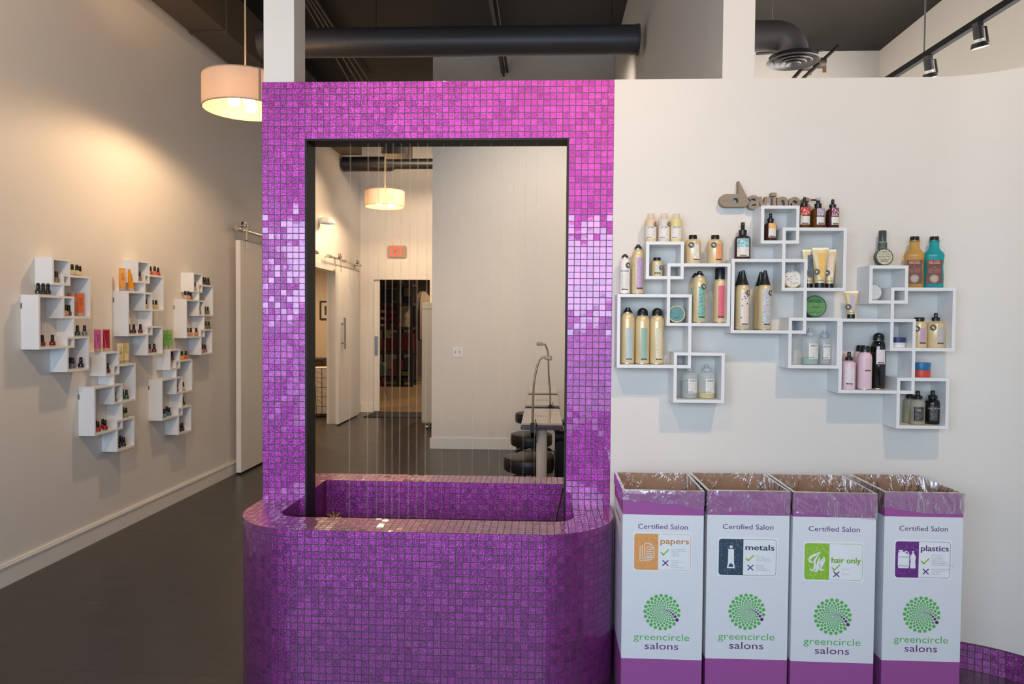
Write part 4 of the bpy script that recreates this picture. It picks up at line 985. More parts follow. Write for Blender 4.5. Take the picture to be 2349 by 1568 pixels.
def tin(name,label,rad,th,side,face,lean=0.12,grp=None,texts=(),inkm=None):
    """round tin standing on its edge, face toward the viewer"""
    t = thing(name,label,'tin',group=grp)
    R_ = Matrix.Rotation(-lean,4,'X')
    def fin(m): bmesh.ops.translate(m.bm,verts=m.bm.verts,vec=(0,0,rad)); bmesh.ops.transform(m.bm,verts=m.bm.verts,matrix=R_); return m
    m = MB(); m.lathe([(0,-th/2),(rad*.97,-th/2),(rad*.97,th*.05),(0,th*.05)],36,(0,0,0),'y'); fin(m).build('tin_base',side,t)
    m = MB(); m.lathe([(0,th*.03),(rad,th*.03),(rad,th*.44),(rad*.97,th/2),(rad*.90,th/2),(rad*.89,th*.46),(0,th*.46)],36,(0,0,0),'y'); fin(m).build('lid',side,t)
    m = MB(); n = 32; c = m.bm.verts.new((0,-th*.46-.0006,0)); ring = [m.bm.verts.new((rad*.885*math.cos(2*PI*k/n),-th*.46-.0006,rad*.885*math.sin(2*PI*k/n))) for k in range(n)]
    for k in range(n):
        f = m.bm.faces.new((c,ring[k],ring[(k+1)%n]))
        for l in f.loops: l[m.uv].uv = (l.vert.co.x/rad/2+.5, l.vert.co.z/rad/2+.5)
    fin(m).build('lid_label',face,t)
    if texts:
        for body,size,dz in texts:
            m = MB(); put_text(m,body,size,lambda x,y,dz=dz: (x,-th*.46-.0014,y+dz),0,0,None,2)
            fin(m).build('lettering',inkm or M_ink,t)
    return t
def flat_tin(name,label,rad,th,mats,grp,z):
    t = thing(name,label,'tin',group=grp)
    m = MB(); m.lathe([(0,0),(rad*.96,0),(rad*.97,.002),(rad*.97,th*.5),(0,th*.5)],36); m.build('tin_base',mats[0],t)
    m = MB(); m.lathe([(0,th*.48),(rad,th*.48),(rad,th*.96),(rad*.96,th),(0,th)],36); m.build('lid',mats[1],t); return t
def tube_up(name,label,h,w_,body,capm,labm=None,caph=.16,capr=.8,grp=None,bdg=False,texts=(),crimp=None):
    """squeeze tube standing on its cap, flat crimped end up"""
    t = thing(name,label,'tube',group=grp); z0 = h*caph; r0 = w_/2*capr; secs = []
    for k in range(9):
        f_ = k/8; a_ = r0+(w_/2-r0)*f_; b_ = r0*.95*(1-f_)**.8+.0012
        secs.append([(a_*math.cos(2*PI*i/28), b_*math.sin(2*PI*i/28), z0+(h*.95-z0)*f_) for i in range(28)])
    m = MB(); m.loft(secs); m.build('tube_body',body,t)
    m = MB(); m.box(-w_/2,w_/2,-.0012,.0012,h*.95,h); m.build('crimped_end',crimp or body,t)
    m = MB(); m.lathe([(0,0),(r0*.97,0),(r0*.99,.003),(r0*.97,z0),(0,z0)],28); m.build('cap',capm,t)
    if labm:
        m = MB(); n = 6
        for k in range(n):
            f0, f1 = .18+.72*k/n, .18+.72*(k+1)/n; P_ = []
            def yy(f_): return -(r0*.95*(1-f_)**.8+.0012)-.0008
            for sx_,f_ in ((-1,f0),(1,f0),(1,f1),(-1,f1)): a_ = (r0+(w_/2-r0)*f_)*.42; P_.append((sx_*a_+w_*.08, yy(f_)*.93-.001, z0+(h*.95-z0)*f_))
            m.face(P_,0,[(0,f0),(1,f0),(1,f1),(0,f1)])
        m.build('label',labm,t)
    if bdg:
        m = MB(); f_ = .33; y_ = -(r0*.95*(1-f_)**.8+.0012)-.0026
        z_ = z0+(h*.95-z0)*f_; c = (-w_*.22,y_)
        for mi,rd,dy in ((0,.0125,0),(1,.0108,-.0004),(0,.0100,-.0008),(1,.0045,-.0012)):
            m.prism(circ(0,0,rd,20),.0003,lambda x,y,z,dy=dy: (c[0]+x,c[1]+dy-z,z_+y),mi)
        m.build('round_sticker',[M_badge,M_badge2],t)
    for (body_,size,f_) in texts:
        m = MB(); y_ = -(r0*.95*(1-f_)**.8+.0012)-.0016; put_text(m,body_,size,on_plane(.002,y_,z0+(h*.95-z0)*f_),0,0,None,2); m.build('lettering',M_ink,t)
    return t
# ---------------- products, shelf nearest the portal
G1 = 'products on the shelf beside the portal'
c_peach = clear_mat('peach_cream',(240,216,184),.82,.3); c_white = clear_mat('milky_white',(238,230,220),.78,.3); c_yel = clear_mat('pale_yellow',(240,228,160),.82,.3)
M_clearcap = clear_mat('clear_cap2',(242,234,220),.55,.2)
for u, mt, lb, tx in ((1492.5,c_peach,'small peach cream bottle with clear cap, left of the three on the highest box','LOVE/'),(1523,c_white,'small milky white bottle with dark round sticker, middle of three on the highest box','LOVE/'),(1551,c_yel,'small pale yellow bottle with clear cap, right of three on the highest box','MOMO/')):
    put(bottle('hair_bottle',lb,'bottle',.119,.0238,mt,M_paper,'clear',(.13,.55),(-.95,.95),(.85,.62*.119) if u == 1523 or u == 1492.5 else None,G1,(tx,.0095,.49),.84,.55,None,M_clearcap,extra=word('davines',.0075,.155,-.35)),'R1','Tt',u)
for u, lc, lb in ((1589,line_label('orange_floral',(236,228,214),(80,120,170),14,.62,.0,(214,140,90)),'round gold bottle with pale floral label on the middle box of the left shelf'),(1640,line_label('orange_lab',(238,150,96),(250,220,190),14,.5),'round gold bottle with orange label on the middle box of the left shelf')):
    lm = spot_label('floral_label',(236,230,220),(196,120,70),7,.3,(70,100,160)) if u == 1589 else lc
    put(bottle('gold_bottle',lb,'bottle',.118,.0315,M_gold,lm,'flip',(.12,.68),(.0,.78),(-.30,.076,.0125),G1,'davines',.86,.46),'R1','Mt',u)
put(can('spray_can','white spray can with script lettering standing on the large box, far left','can',.164,.0215,pm('white_can',(238,234,228),.35),line_label('script_label',(238,234,228),(60,58,58),10,.5),'nozzle',(.1,.5),(-.8,.8),(.62,.118,.0125),G1,extra=word('Hair Refresher',.011,.56,-.05,width=.034)),'R1','Bt',1433)
put(can('spray_can','tall gold spray can with purple patterned label on the large box','can',.203,.0248,M_gold,spot_label('purple_pattern',(190,160,196),(150,96,150),9,.34,(220,190,214)),'nozzle',(.1,.74),(-.25,.85),None,G1),'R1','Bt',1463)
put(bottle('gold_bottle','small gold bottle with pale blue label inside the top box','bottle',.078,.0225,M_gold,line_label('pale_blue_lab',(206,222,216),(90,110,110),9,.5),'flip',(.14,.64),(-.35,.45),(.72,.036,.010),G1,'davines',.84,.58),'R1','Ti',1507)
L_circ = spot_label('teal_circles',(124,190,170),(140,84,150),5,.36)
put(can('spray_can','gold spray can with teal label and purple circles, in front of its twin','can',.208,.0265,M_gold,L_circ,'nozzle',(.09,.70),(-.25,.9),(.55,.145,.0125),G1),'R1','Mi',1603.5,-.085)
put(can('spray_can','gold spray can half hidden behind the can with purple circles','can',.204,.0255,M_gold,L_circ,'nozzle',(.09,.70),(-.95,-.2),None,G1,False),'R1','Mi',1595,-.0285 if False else -.028)
put(can('spray_can','gold spray can with bright pink label and tall black cap','can',.222,.0255,M_gold,line_label('pink_label',(222,92,112),(244,190,190),20,.42),'tall',(.09,.68),(-.38,.60),None,G1),'R1','Mi',1650.5,-.06)
for u, lm, lb, cp in ((1439,spot_label('blue_pink_pattern',(176,198,208),(226,170,176),7,.36,(232,214,130)),'gold spray can with blue and pink label, left of three in the large box','nozzle'),(1473,spot_label('sage_pattern',(150,184,170),(176,160,160),12,.2),'gold spray can with sage green label, middle of three in the large box','dome'),(1506.5,spot_label('green_diamonds',(226,214,184),(74,140,100),8,.26),'gold spray can with green diamond pattern, right of three in the large box','dome')):
    put(can('spray_can',lb,'can',.230,.0292,M_gold,lm,cp,(.07,.64),(-.22,.68),None,G1),'R1','Bi',u,-.058)
put(tin('styling_tin','round gold tin with teal lid leaning in the overlap of the two left boxes',.0345,.024,M_gold,line_label('teal_lid',(96,146,148),(50,80,84),8,.45),.10,G1,(('davines',.0075,-.018),)),'R1','Mi',1551.5,-.085)
c_clear = clear_mat('clear_bottle',(240,242,240),.26,.12,(250,252,252)); c_clearcap = clear_mat('clear_sprayer',(230,232,234),.5,.15)
liq_y = clear_mat('yellow_liquid',(240,216,120),.75,.1); liq_c = clear_mat('clear_liquid',(206,212,212),.5,.1); liq_g = clear_mat('aqua_liquid',(170,214,200),.6,.1)
def sprays(unit, u, lb, tx, r, lq, grp, y=-.055, h=.140): put(bottle('clear_spray_bottle',lb,'bottle',h,r,c_clear,M_paper,'spray',(.16,.58),(-.22,.98),None,grp,(tx,.0098,.50),.78,.34,lq,c_clearcap,extra=word('davines',.008,.185,.1)),unit,'Li',u,y)
sprays('R1',1581,'clear spray bottle with colourless liquid in the lowest box beside the portal','VOLU/',.0335,(liq_c,.5),G1)
sprays('R1',1620.5,'clear spray bottle with a little yellow liquid in the lowest box beside the portal','DEDE/',.0335,(liq_y,.16),G1)
# ---------------- products, middle shelf
G2 = 'products on the shelf under the letter sign'
amber = clear_mat('amber_glass',(110,66,22),.78,.08,(190,130,60)); dkred = clear_mat('dark_red_glass',(72,24,24),.86,.08,(120,50,50)); brown = clear_mat('dark_brown_plastic',(70,38,34),.86,.1,(110,70,60))
def nlab(nm, c, top=.55): return line_label(nm,(232,226,216),(110,104,100),9,.4,top,c)
bar_ = lambda zf: (lambda t,r,h: MB().patch(r,-.42,.95,zf*h,(zf+.03)*h,0,8,0,.0012).build('label_stripe',M_ink,t))
put(bottle('dropper_bottle','amber dropper bottle with red label, first of three on the middle box','bottle',.131,.0232,amber,nlab('red_top_label',(216,56,54)),'dropper',(.14,.66),(-.75,1.0),None,G2,'davines',.70,.36,extra=bar_(.40)),'R2','Mt',1844.5,-.05)
put(bottle('pump_bottle','amber bottle with side nozzle and lavender label, second of three','bottle',.128,.0262,amber,nlab('lavender_top_label',(176,156,186)),'pump',(.14,.64),(-.25,1.1),None,G2,'davines',.68,.34,extra=bar_(.38)),'R2','Mt',1876,-.05)
put(bottle('spray_bottle','dark red spray bottle with plum label, right end of the middle box','bottle',.121,.0252,dkred,nlab('plum_top_label',(142,62,92)),'spray',(.14,.70),(-.25,1.1),None,G2,'davines',.70,.34,extra=bar_(.40)),'R2','Mt',1909.5,-.05)
put(bottle('spray_bottle','small dark brown spray bottle with orange striped label in the top box','bottle',.114,.0242,brown,nlab('orange_stripe_label',(240,176,84),.62),'spray',(.14,.64),(-.35,1.0),None,G2,'davines',.68,.34),'R2','Ti',1767,-.06)
put(bottle('spray_bottle','large dark brown spray bottle with turquoise label on the large box','bottle',.152,.0315,brown,nlab('turquoise_label',(120,190,196),.52),'spray',(.08,.56),(-.75,.9),None,G2,'davines',.66,.34),'R2','Bt',1703,-.05)
M_tubecap = M_cap
put(tube_up('styling_tube','gold tube with dark blue patterned label, left of three in the middle box','tube.' if False else .161,.044,M_gold,M_tubecap,spot_label('navy_pattern',(60,80,110),(216,206,180),9,.3),.13,.72,G2,True),'R2','Mi',1853.5,-.035) if False else None
for u, lm, lb, y, hh_, wd in ((1855,spot_label('navy_pattern',(60,80,110),(216,206,180),9,.3),'gold tube with dark blue patterned label, left of three in the middle box',-.040,.158,.052),(1880.5,line_label('amber_label',(240,184,80),(250,226,170),14,.45),'gold tube with orange yellow label, centre front of three in the middle box',-.066,.163,.062),(1902.5,spot_label('rose_pattern',(238,220,196),(214,120,140),9,.35),'gold tube with rose patterned label, right of three in the middle box',-.040,.158,.052)):
    put(tube_up('styling_tube',lb,hh_,wd,M_gold,M_cap,lm,.13,.60,G2,True,(('davines',.0075,.06),)),'R2','Mi',u,y)
put(tin('styling_tin','round tin with white and blue lattice lid in the overlap of two boxes',.0365,.026,M_gold,spot_label('blue_lattice',(226,222,214),(110,124,176),6,.3),.10,G2,(('davines',.007,-.02),)),'R2','Mi',1817,-.068)
L_leaf = spot_label('blue_leaves',(232,216,206),(50,64,130),3.2,.25); L_flow = spot_label('pink_flowers',(190,206,206),(206,120,156),7,.4)
put(can('mousse_can','gold mousse can with blue leaf label, front one at left in the large box','can',.232,.0272,M_gold,L_leaf,'pointed',(.08,.66),(-.3,.95),(.80,.148,.012),G2),'R2','Bi',1703,-.086)
put(can('mousse_can','gold mousse can behind the blue leaf one, only its edge and black nozzle showing','can',.231,.0262,M_gold,None,'pointed',bdg=None,grp=G2,txt=False),'R2','Bi',1696.5,-.028)
put(can('mousse_can','gold mousse can with pink flower label, front one in the middle of the large box','can',.232,.0272,M_gold,L_flow,'pointed',(.08,.70),(-.3,.95),(.85,.148,.012),G2),'R2','Bi',1753,-.086)
put(can('mousse_can','gold mousse can behind the pink flower one, partly showing at its left','can',.230,.0262,M_gold,None,'pointed',bdg=None,grp=G2,txt=False),'R2','Bi',1743.5,-.028)
M_grn = pm('green_tin',(74,120,84),.3,.3); M_dkgrn = pm('dark_green_print',(28,62,42),.5)
put(tin('pomade_tin','large green pomade tin leaning on top of the lowest box of the middle shelf',.0445,.034,M_grn,line_label('green_lid',(104,152,92),(48,96,60),6,.5),.12,G2,(('REUZEL',.014,.016),('EXTREME HOLD',.006,-.027),('GREASE',.008,-.006)),M_dkgrn),'R2','Lt',1868.5,-.06)
sprays('R2',1857.5,'larger clear spray bottle with aqua liquid in the lowest middle box','MELU/',.0335,(liq_g,.20),G2,-.062,.148)
sprays('R2',1890,'narrower clear spray bottle at the right of the lowest middle box','MINU/',.0262,(liq_c,.5),G2,-.045,.140)
# ---------------- products, right shelf
G3 = 'products on the shelf at far right'
put(bottle('pump_bottle','dark green foam pump bottle with clear cap behind a tin on the right shelf','bottle',.146,.0172,pm('dark_green_bottle',(44,66,62),.35),line_label('dark_green_label',(44,66,62),(196,190,160),8,.5),'clear',(.35,.66),(-.9,.9),None,G3,('REUZEL',.008,.66),.70,.8,None,clear_mat('smoke_cap',(90,92,96),.6,.15),pm('cream_print',(214,206,180),.6)),'R3','Tt',2023.5,-.035)
put(tin('pomade_tin','small round tin with cream lid in front of the dark pump bottle',.0345,.024,pm('dark_green_tin',(66,88,78),.35,.3),line_label('cream_lid',(206,200,176),(60,60,54),5,.55),.10,G3,(('REUZEL',.008,-.019),('FIBER',.006,.017)),pm('dark_print',(50,50,46),.6)),'R3','Tt',2027,-.085)
def reuzel(u, glass, liq, lab):
    h = .207; wd = .0385; t = thing('tonic_bottle',lab,'bottle',group=G3)
    prof = [(.86,0),(.93,.004),(.93,.05),(.86,.085),(.93,.12),(.98,.128),(.90,.140),(.60,.152),(.48,.160),(.46,.186),(.50,.187),(.50,.190),(.46,.191)]
    def sec(k, z): 
        dz = 1.0 if z < .14 else 1.0; a_ = wd*k; b_ = min(a_*.62 if z < .14 else a_, .024)
        if z >= .15: b_ = min(a_,.019)
        return [(a_*abs(math.cos(q))**.7*(1 if math.cos(q) > 0 else -1), b_*abs(math.sin(q))**.7*(1 if math.sin(q) > 0 else -1), z) for q in [2*PI*i/32 for i in range(32)]]
    m = MB(); m.loft([sec(*p) for p in prof]); m.build('bottle_body',glass,t)
    m = MB(); m.lathe([(0,.186),(.0165,.186),(.0172,.189),(.0172,h-.002),(.016,h),(0,h)],26); m.build('cap',M_cap,t)
    brown_l = pm('brown_label',(112,62,52),.55,var=.1,scale=60); yb = -.0248
    m = MB(); pts = [(-.027,.018),(.027,.018),(.029,.035),(.025,.085),(.029,.112),(-.029,.112),(-.025,.085),(-.029,.035)]
    m.prism(pts,.0008,lambda x,y,z: (x,yb-z,y)); m.build('label',brown_l,t)
    cr = pm('copper_print',(206,150,116),.6); m = MB()
    put_text(m,'REUZEL',.0165,on_plane(0,yb-.0016,.097),.0006,0,.040,2)
    for k,(s_,z) in enumerate((('+',.089),('Fine',.081),('HAIR TONIC',.073),('ALL PURPOSE',.067),('FIRM HOLD',.061))): put_text(m,s_,.0072 if k != 1 else .006,on_plane(0,yb-.0016,z),0,0,None,2)
    m.build('lettering',cr,t)
    m = MB(); o_ = circ(0,.038,.0165,28); i_ = circ(0,.038,.0150,28)
    for k in range(28):
        j = (k+1)%28; m.face([(o_[k][0],yb-.0016,o_[k][1]),(o_[j][0],yb-.0016,o_[j][1]),(i_[j][0],yb-.0016,i_[j][1]),(i_[k][0],yb-.0016,i_[k][1])])
    m.prism(circ(0,.038,.0132,24),.0003,lambda x,y,z: (x,yb-.0011-z,y)); m.build('round_emblem',pm('pale_emblem',(186,172,154),.6,var=.3,scale=120),t)
    put(t,'R3','Mt',u,-.05)
reuzel(2096,clear_mat('amber_tonic',(232,192,116),.42,.08,(244,208,136)),None,'amber tonic bottle with brown label and black cap on the right shelf')
reuzel(2141,clear_mat('teal_tonic',(60,192,198),.46,.08,(96,212,214)),None,'teal blue tonic bottle with brown label and black cap on the right shelf')
put(tube_up('styling_tube','gold tube with lilac label standing alone on the right shelf\'s large box',.110,.050,M_gold,M_cap,line_label('lilac_label',(206,190,206),(120,90,130),14,.55),.16,.60,G3,True,(('davines',.007,.06),)),'R3','Bt',1952.5,-.055)
put(tin('styling_tin','round tin with silvery white lid leaning inside the top right-hand box',.0335,.022,pm('silver_tin',(206,204,200),.25,.8),line_label('silvery_lid',(214,218,220),(150,160,170),7,.45),.12,G3),'R3','Ti',2002.5,-.06)
lil = line_label('lilac_gold_label',(206,176,196),(120,70,120),14,.55)
put(bottle('gold_bottle','gold bottle with lilac label and flat black cap beside the frame edge','bottle',.121,.0285,M_gold,lil,'flip',(.12,.64),(.0,.85),(-.38,.075,.0125),G3,'davines',.87,.55),'R3','Mi',2108,-.055)
put(bottle('spray_bottle','gold spray bottle with grey patterned label at the right of the middle box','bottle',.139,.0345,M_gold,spot_label('grey_pattern',(196,190,190),(90,84,100),14,.3,(190,120,110)),'spray',(.10,.58),(.1,.85),(-.35,.08,.0125),G3,'davines',.76,.28),'R3','Mi',2145.5,-.055)
nav = spot_label('navy_band',(44,56,110),(90,104,150),14,.3); wht = spot_label('white_band',(220,216,212),(180,176,190),14,.3)
zoff = 0
for lb, mt in (('white patterned flat tin at the bottom of the small stack in the right shelf',(M_white,wht)),('navy patterned flat tin on top of the small stack in the right shelf',(pm('navy_tin',(44,54,104),.35),nav))):
    t = put(flat_tin('flat_tin',lb,.0285,.0195,mt,G3,0),'R3','Mi',2059.5,-.06); t.location.z += zoff; zoff += .0198
pink = pm('soft_pink',(232,200,208),.35,var=.01)
plab = line_label('pink_white_label',(238,226,228),(150,120,130),13,.5)
put(bottle('spray_bottle','pink spray bottle with white label and black pump, front left of the large box','bottle',.150,.0252,pink,plab,'spray',(.13,.62),(-.55,.75),None,G3,'davines',.76,.36),'R3','Bi',1946.5,-.082)
put(can('spray_can','pink spray can behind the small pink spray bottle','can',.135,.024,pink,None,'dome',grp=G3,txt=False,capmat=pink),'R3','Bi',1943,-.027)
put(can('spray_can','tall pink spray can with black cap in front, centre of the large box','can',.174,.0268,pink,line_label('pink_print',(232,200,208),(150,110,124),14,.5),'dome',(.42,.72),(-.1,1.0),None,G3,True),'R3','Bi',1983,-.082)
put(can('spray_can','pink spray can peeking out behind the tall pink can with black cap','can',.176,.025,pink,None,'dome',grp=G3,txt=False),'R3','Bi',1973.5,-.0275)
put(can('spray_can','tallest glossy black spray can with white label in the right shelf','can',.228,.0285,pm('gloss_black',(16,15,16),.08,coat=.6),plab,'dome',(.45,.70),(-.3,.95),None,G3,True),'R3','Bi',2013.5,-.056)
zoff = 0
for lb, mt in (('red flat tin at the bottom of the pair on the lowest right box',pm('red_tin',(196,70,56),.35,var=.15,scale=60)),('blue flat tin on top of the red one on the lowest right box',pm('blue_tin',(30,110,160),.3,var=.15,scale=60))):
    t = put(flat_tin('flat_tin',lb,.0345,.0285,(mt,mt),G3,0),'R3','Lt',2113,-.055); t.location.z += zoff; zoff += .0290
oil = clear_mat('oil_glass',(200,200,190),.4,.06,(246,246,236)); oilq = clear_mat('golden_oil',(206,190,70),.75,.08)
blk = line_label('black_label',(26,24,24),(190,186,180),10,.5); wprint = pm('white_print',(230,228,224),.6)
put(bottle('spray_bottle','oil bottle with golden liquid half hidden at the back left of the lowest box','bottle',.129,.0255,oil,blk,'spray',(.14,.50),(-.1,.9),None,G3,None,.76,.40,(oilq,.50)),'R3','Li',2087,-.028)
put(bottle('spray_bottle','clear oil bottle with golden liquid and black label, centre of the lowest box','bottle',.135,.0272,oil,blk,'spray',(.12,.54),(-.55,.8),None,G3,('OIL',.010,.42),.74,.40,(oilq,.22),None,wprint),'R3','Li',2104.5,-.084)
put(bottle('spray_bottle','all black bottle with black spray cap at the right of the lowest box','bottle',.134,.0285,pm('black_bottle',(20,19,20),.12),blk,'spray',(.12,.54),(-.5,.7),None,G3,('OI ALL IN ONE',.0068,.46),.74,.38,None,None,wprint),'R3','Li',2138.5,-.055)
# ------------------------------------------------------------------ nail polish on the left wall
M_nailcap = pm('nail_cap',(20,18,18),.22); M_nbase = clear_mat('clear_glass_base',(224,214,208),.4,.05)
SHELFN = {'L1':'nearest upper shelf','L2':'middle upper shelf','L3':'farthest upper shelf','L4':'nearer lower shelf','L5':'farther lower shelf'}
PLACE = {'Tt':'above the top box','Ti':'in the top box','Mt':'on the second box','Mi':'in the second box','Bt':'on the big box','Bi':'in the big box','Lt':'on the lowest box','Li':'in the lowest box'}
def nail(unit, surf, u, colour, cname, word_, y=-.077):
    if y in (-.06,-.065): y = -.08
    lab = '%s nail polish, %s %s of the %s' % (cname, word_, PLACE[surf], SHELFN[unit]); lab = ' '.join(lab.split())
    t = thing('nail_polish', lab, 'nail polish', group='nail polish bottles on the left wall')
    mt = pm('polish_%d_%d_%d' % colour, colour, .12, var=.05, coat=.6)
    m = MB(); m.lathe([(0,0),(.0125,0),(.0145,.002),(.0148,.006),(0,.0062)],20); m.build('glass_base', M_nbase, t)
    m = MB(); m.lathe([(0,.0064),(.0148,.0064),(.0156,.012),(.0154,.022),(.0135,.028),(.0085,.0315),(.007,.033),(0,.033)],20); m.build('bottle_body', mt, t)
    m = MB(); m.lathe([(0,.0325),(.0088,.0325),(.0092,.034),(.0078,.063),(.0066,.065),(0,.065)],20); m.build('cap', M_nailcap, t)
    return put(t, unit, surf, u, y)
CREAM=(206,194,158); DRED=(104,20,32); SLATE=(76,84,112); NAVY=(30,32,62); DGRN=(40,62,44); GRGRN=(104,122,112); TAUPE=(132,108,92); CHAM=(186,156,118); ORG=(214,96,64)
GOLDY=(176,158,92); PURP=(62,28,58); MAUVE=(140,100,116); PLUM=(96,44,66); NUDE=(196,146,112); PEACH=(206,140,108); CORAL=(216,120,92); DKO=(52,52,44); GREY=(120,112,108)
OLIVE=(112,104,58); MAROON=(72,20,28); TEALG=(40,92,84); GREEN=(54,128,94); PGRN=(150,160,128); RED=(168,28,34); CHAR=(34,32,38); PINKH=(206,48,92); VIOL=(104,44,92); YEL=(226,168,30); RORG=(216,80,36)
TEAL=(92,140,140); BLUE=(62,92,140); BLK=(32,32,34); BRN=(92,66,54); DK2=(58,44,40); IVORY=(196,184,160)
for row in (
 ('L1','Mt',165.5,CREAM,'pearly cream','left of three'),('L1','Mt',176.2,CREAM,'pale cream','centre of three'),('L1','Mt',183.5,CREAM,'dull cream','right of three',-.035),
 ('L1','Ti',129.5,TAUPE,'taupe','single bottle'),
 ('L1','Bt',87.5,BLK,'charcoal black','left of three'),('L1','Bt',99,(40,34,34),'black','centre of three'),('L1','Bt',110,(46,30,34),'black cherry','right of three'),
 ('L1','Mi',149.4,CHAM,'tan','left one',-.06),('L1','Mi',157.8,BRN,'brown','right one',-.06),
 ('L1','Bi',97,DRED,'dark red','left one'),('L1','Bi',120.3,(122,18,32),'deep red','right one'),
 ('L1','Lt',177.7,DGRN,'bottle green','left one'),('L1','Lt',194,GRGRN,'grey green','right one'),
 ('L1','Li',161.5,SLATE,'slate blue','left of three',-.035),('L1','Li',166.5,(92,96,130),'dusty blue','front of three',-.07),('L1','Li',185.5,NAVY,'navy','right of three'),
 ('L2','Mt',345,(176,120,92),'brownish','half hidden one',-.04),('L2','Mt',354.8,ORG,'orange','centre one'),('L2','Mt',362.5,(190,74,60),'brick orange','right one',-.035),
 ('L2','Ti',319.7,TAUPE,'taupe brown','single bottle'),('L2','Mi',334.7,CHAM,'champagne','left one',-.06),
 ('L2','Mi',350.5,GOLDY,'old gold','centre one'),('L2','Mi',358,(196,172,110),'pale gold','right one'),
 ('L2','Bi',295.8,(52,26,46),'blackish purple','left of three'),('L2','Bi',307,PURP,'dark purple','centre of three'),('L2','Bi',322,(74,36,66),'purple','right of three'),
 ('L2','Li',342.7,MAUVE,'mauve','left one'),('L2','Li',353.8,PLUM,'plum','right one'),
 ('L3','Mt',466,DKO,'dark olive','left of three'),('L3','Mt',471.6,(46,46,42),'blackish green','centre of three'),('L3','Mt',477.8,(48,52,46),'deep green','right of three'),
 ('L3','Ti',446.4,NUDE,'tan','single bottle'),
 ('L3','Bt',425,(206,164,124),'beige','left of three'),('L3','Bt',432,NUDE,'nude','centre of three'),('L3','Bt',437,(168,116,92),'light brown','right of three',-.035),
 ('L3','Mi',457,(150,90,78),'rosewood','left one',-.065),('L3','Mi',470,(88,84,82),'dark grey','centre one'),('L3','Mi',476.4,GREY,'silver grey','right one'),
 ('L3','Lt',471.6,OLIVE,'olive gold','left one'),('L3','Lt',478.8,(104,98,52),'mossy gold','right one'),
 ('L3','Bi',430,NUDE,'nude','left of three'),('L3','Bi',437.5,PEACH,'peach','centre of three'),('L3','Bi',450.3,CORAL,'coral','right of three'),
 ('L3','Li',461.8,CHAM,'champagne','left of three'),('L3','Li',466.2,(120,110,104),'greyish','centre of three',-.03),('L3','Li',470.8,MAUVE,'mauve plum','right of three'),
 ('L4','Ti',235,MAROON,'maroon','left one'),('L4','Ti',246.4,(84,24,30),'dark maroon','right one'),
 ('L4','Mi',262.4,GREEN,'emerald green','left one',-.06),('L4','Mi',281.5,(52,78,70),'dark teal','centre one',-.04),('L4','Mi',290,TEALG,'teal green','right one'),
 ('L4','Lt',282,(48,56,46),'blackish green','left one',-.04),('L4','Lt',289,PGRN,'pale green','right one'),
 ('L4','Bi',219.3,(140,26,34),'dark red','first of four',-.03),('L4','Bi',224.7,RED,'bright red','second of four',-.072),('L4','Bi',236,(176,36,36),'red','third of four',-.03),('L4','Bi',241,(150,22,36),'crimson','fourth of four',-.072),
 ('L4','Li',271.2,BLK,'black','left of three'),('L4','Li',276.2,CHAR,'charcoal','centre of three',-.03),('L4','Li',283.6,(60,58,66),'graphite','right of three'),
 ('L5','Mt',394.6,VIOL,'violet','alone'),('L5','Ti',385.7,PINKH,'hot pink','single bottle'),
 ('L5','Mt',417,YEL,'yellow','left one'),('L5','Mt',426,RORG,'red orange','right one'),
 ('L5','Mi',404.8,MAUVE,'mauve','left one',-.065),('L5','Mi',420,IVORY,'ivory','right one'),
 ('L5','Lt',419.5,DK2,'dark','single bottle',-.05),
 ('L5','Bi',376.6,TEAL,'dusty teal','left of three',-.065),('L5','Bi',382.4,(70,100,120),'steel blue','hindmost',-.027),('L5','Bi',388,BLUE,'blue','right of three',-.068),
 ('L5','Li',412,NAVY,'navy','left one'),('L5','Li',418,(36,36,66),'midnight blue','right one')):
    nail(*row)
def gel(unit, surf, u, rgb, lab, h=.137, y=-.055, bs=True):
    body = clear_mat('gel_%d_%d_%d' % rgb, rgb, .8, .15, tuple(min(255,int(x*1.1)) for x in rgb))
    t = tube_up('gel_tube', lab, h, .040, body, clear_mat('clear_tube_cap',(224,206,190),.5,.12), None, .15, .98, 'gel tubes on the left wall', crimp=clear_mat('clear_crimp',(226,200,176),.45,.15))
    ik = pm('gel_print',tuple(int(x*.55) for x in rgb),.6) if False else M_ink
    m = MB(); r0 = .0196
    yv = lambda f_: -(r0*.95*(1-f_)**.8+.0012)-.0012
    o_ = circ(0,0,.0075,20); i_ = circ(0,0,.0058,20); z_ = .15*h+(.8*h)*.72
    for k in range(20):
        j = (k+1)%20; m.face([(o_[k][0],yv(.6),z_+o_[k][1]),(o_[j][0],yv(.6),z_+o_[j][1]),(i_[j][0],yv(.6),z_+i_[j][1]),(i_[k][0],yv(.6),z_+i_[k][1])])
    for k in range(4): m.box(-.008,.008-.003*(k%2),yv(.42)-.0004,yv(.42),z_-.018-.006*k,z_-.0165-.006*k)
    m.build('printed_mark', pm('gel_ink',(120,70,50),.6), t)
    return put(t, unit, surf, u, y, -.72)
gel('L1','Mi',184,(232,120,70),'orange gel tube in the second box of the nearest upper shelf',.14,-.066)
gel('L1','Mi',163.6,(214,140,124),'rosy gel tube mostly hidden behind the frame of the nearest upper shelf',.14,-.04)
gel('L2','Bt',280.6,(238,170,84),'light orange gel tube, left of two on the middle upper shelf',.148)
gel('L2','Bt',301,(234,160,30),'deep yellow gel tube, right of two on the middle upper shelf',.148)
gel('L4','Tt',224,(206,96,160),'pink gel tube, left of two above the nearer lower shelf',.142)
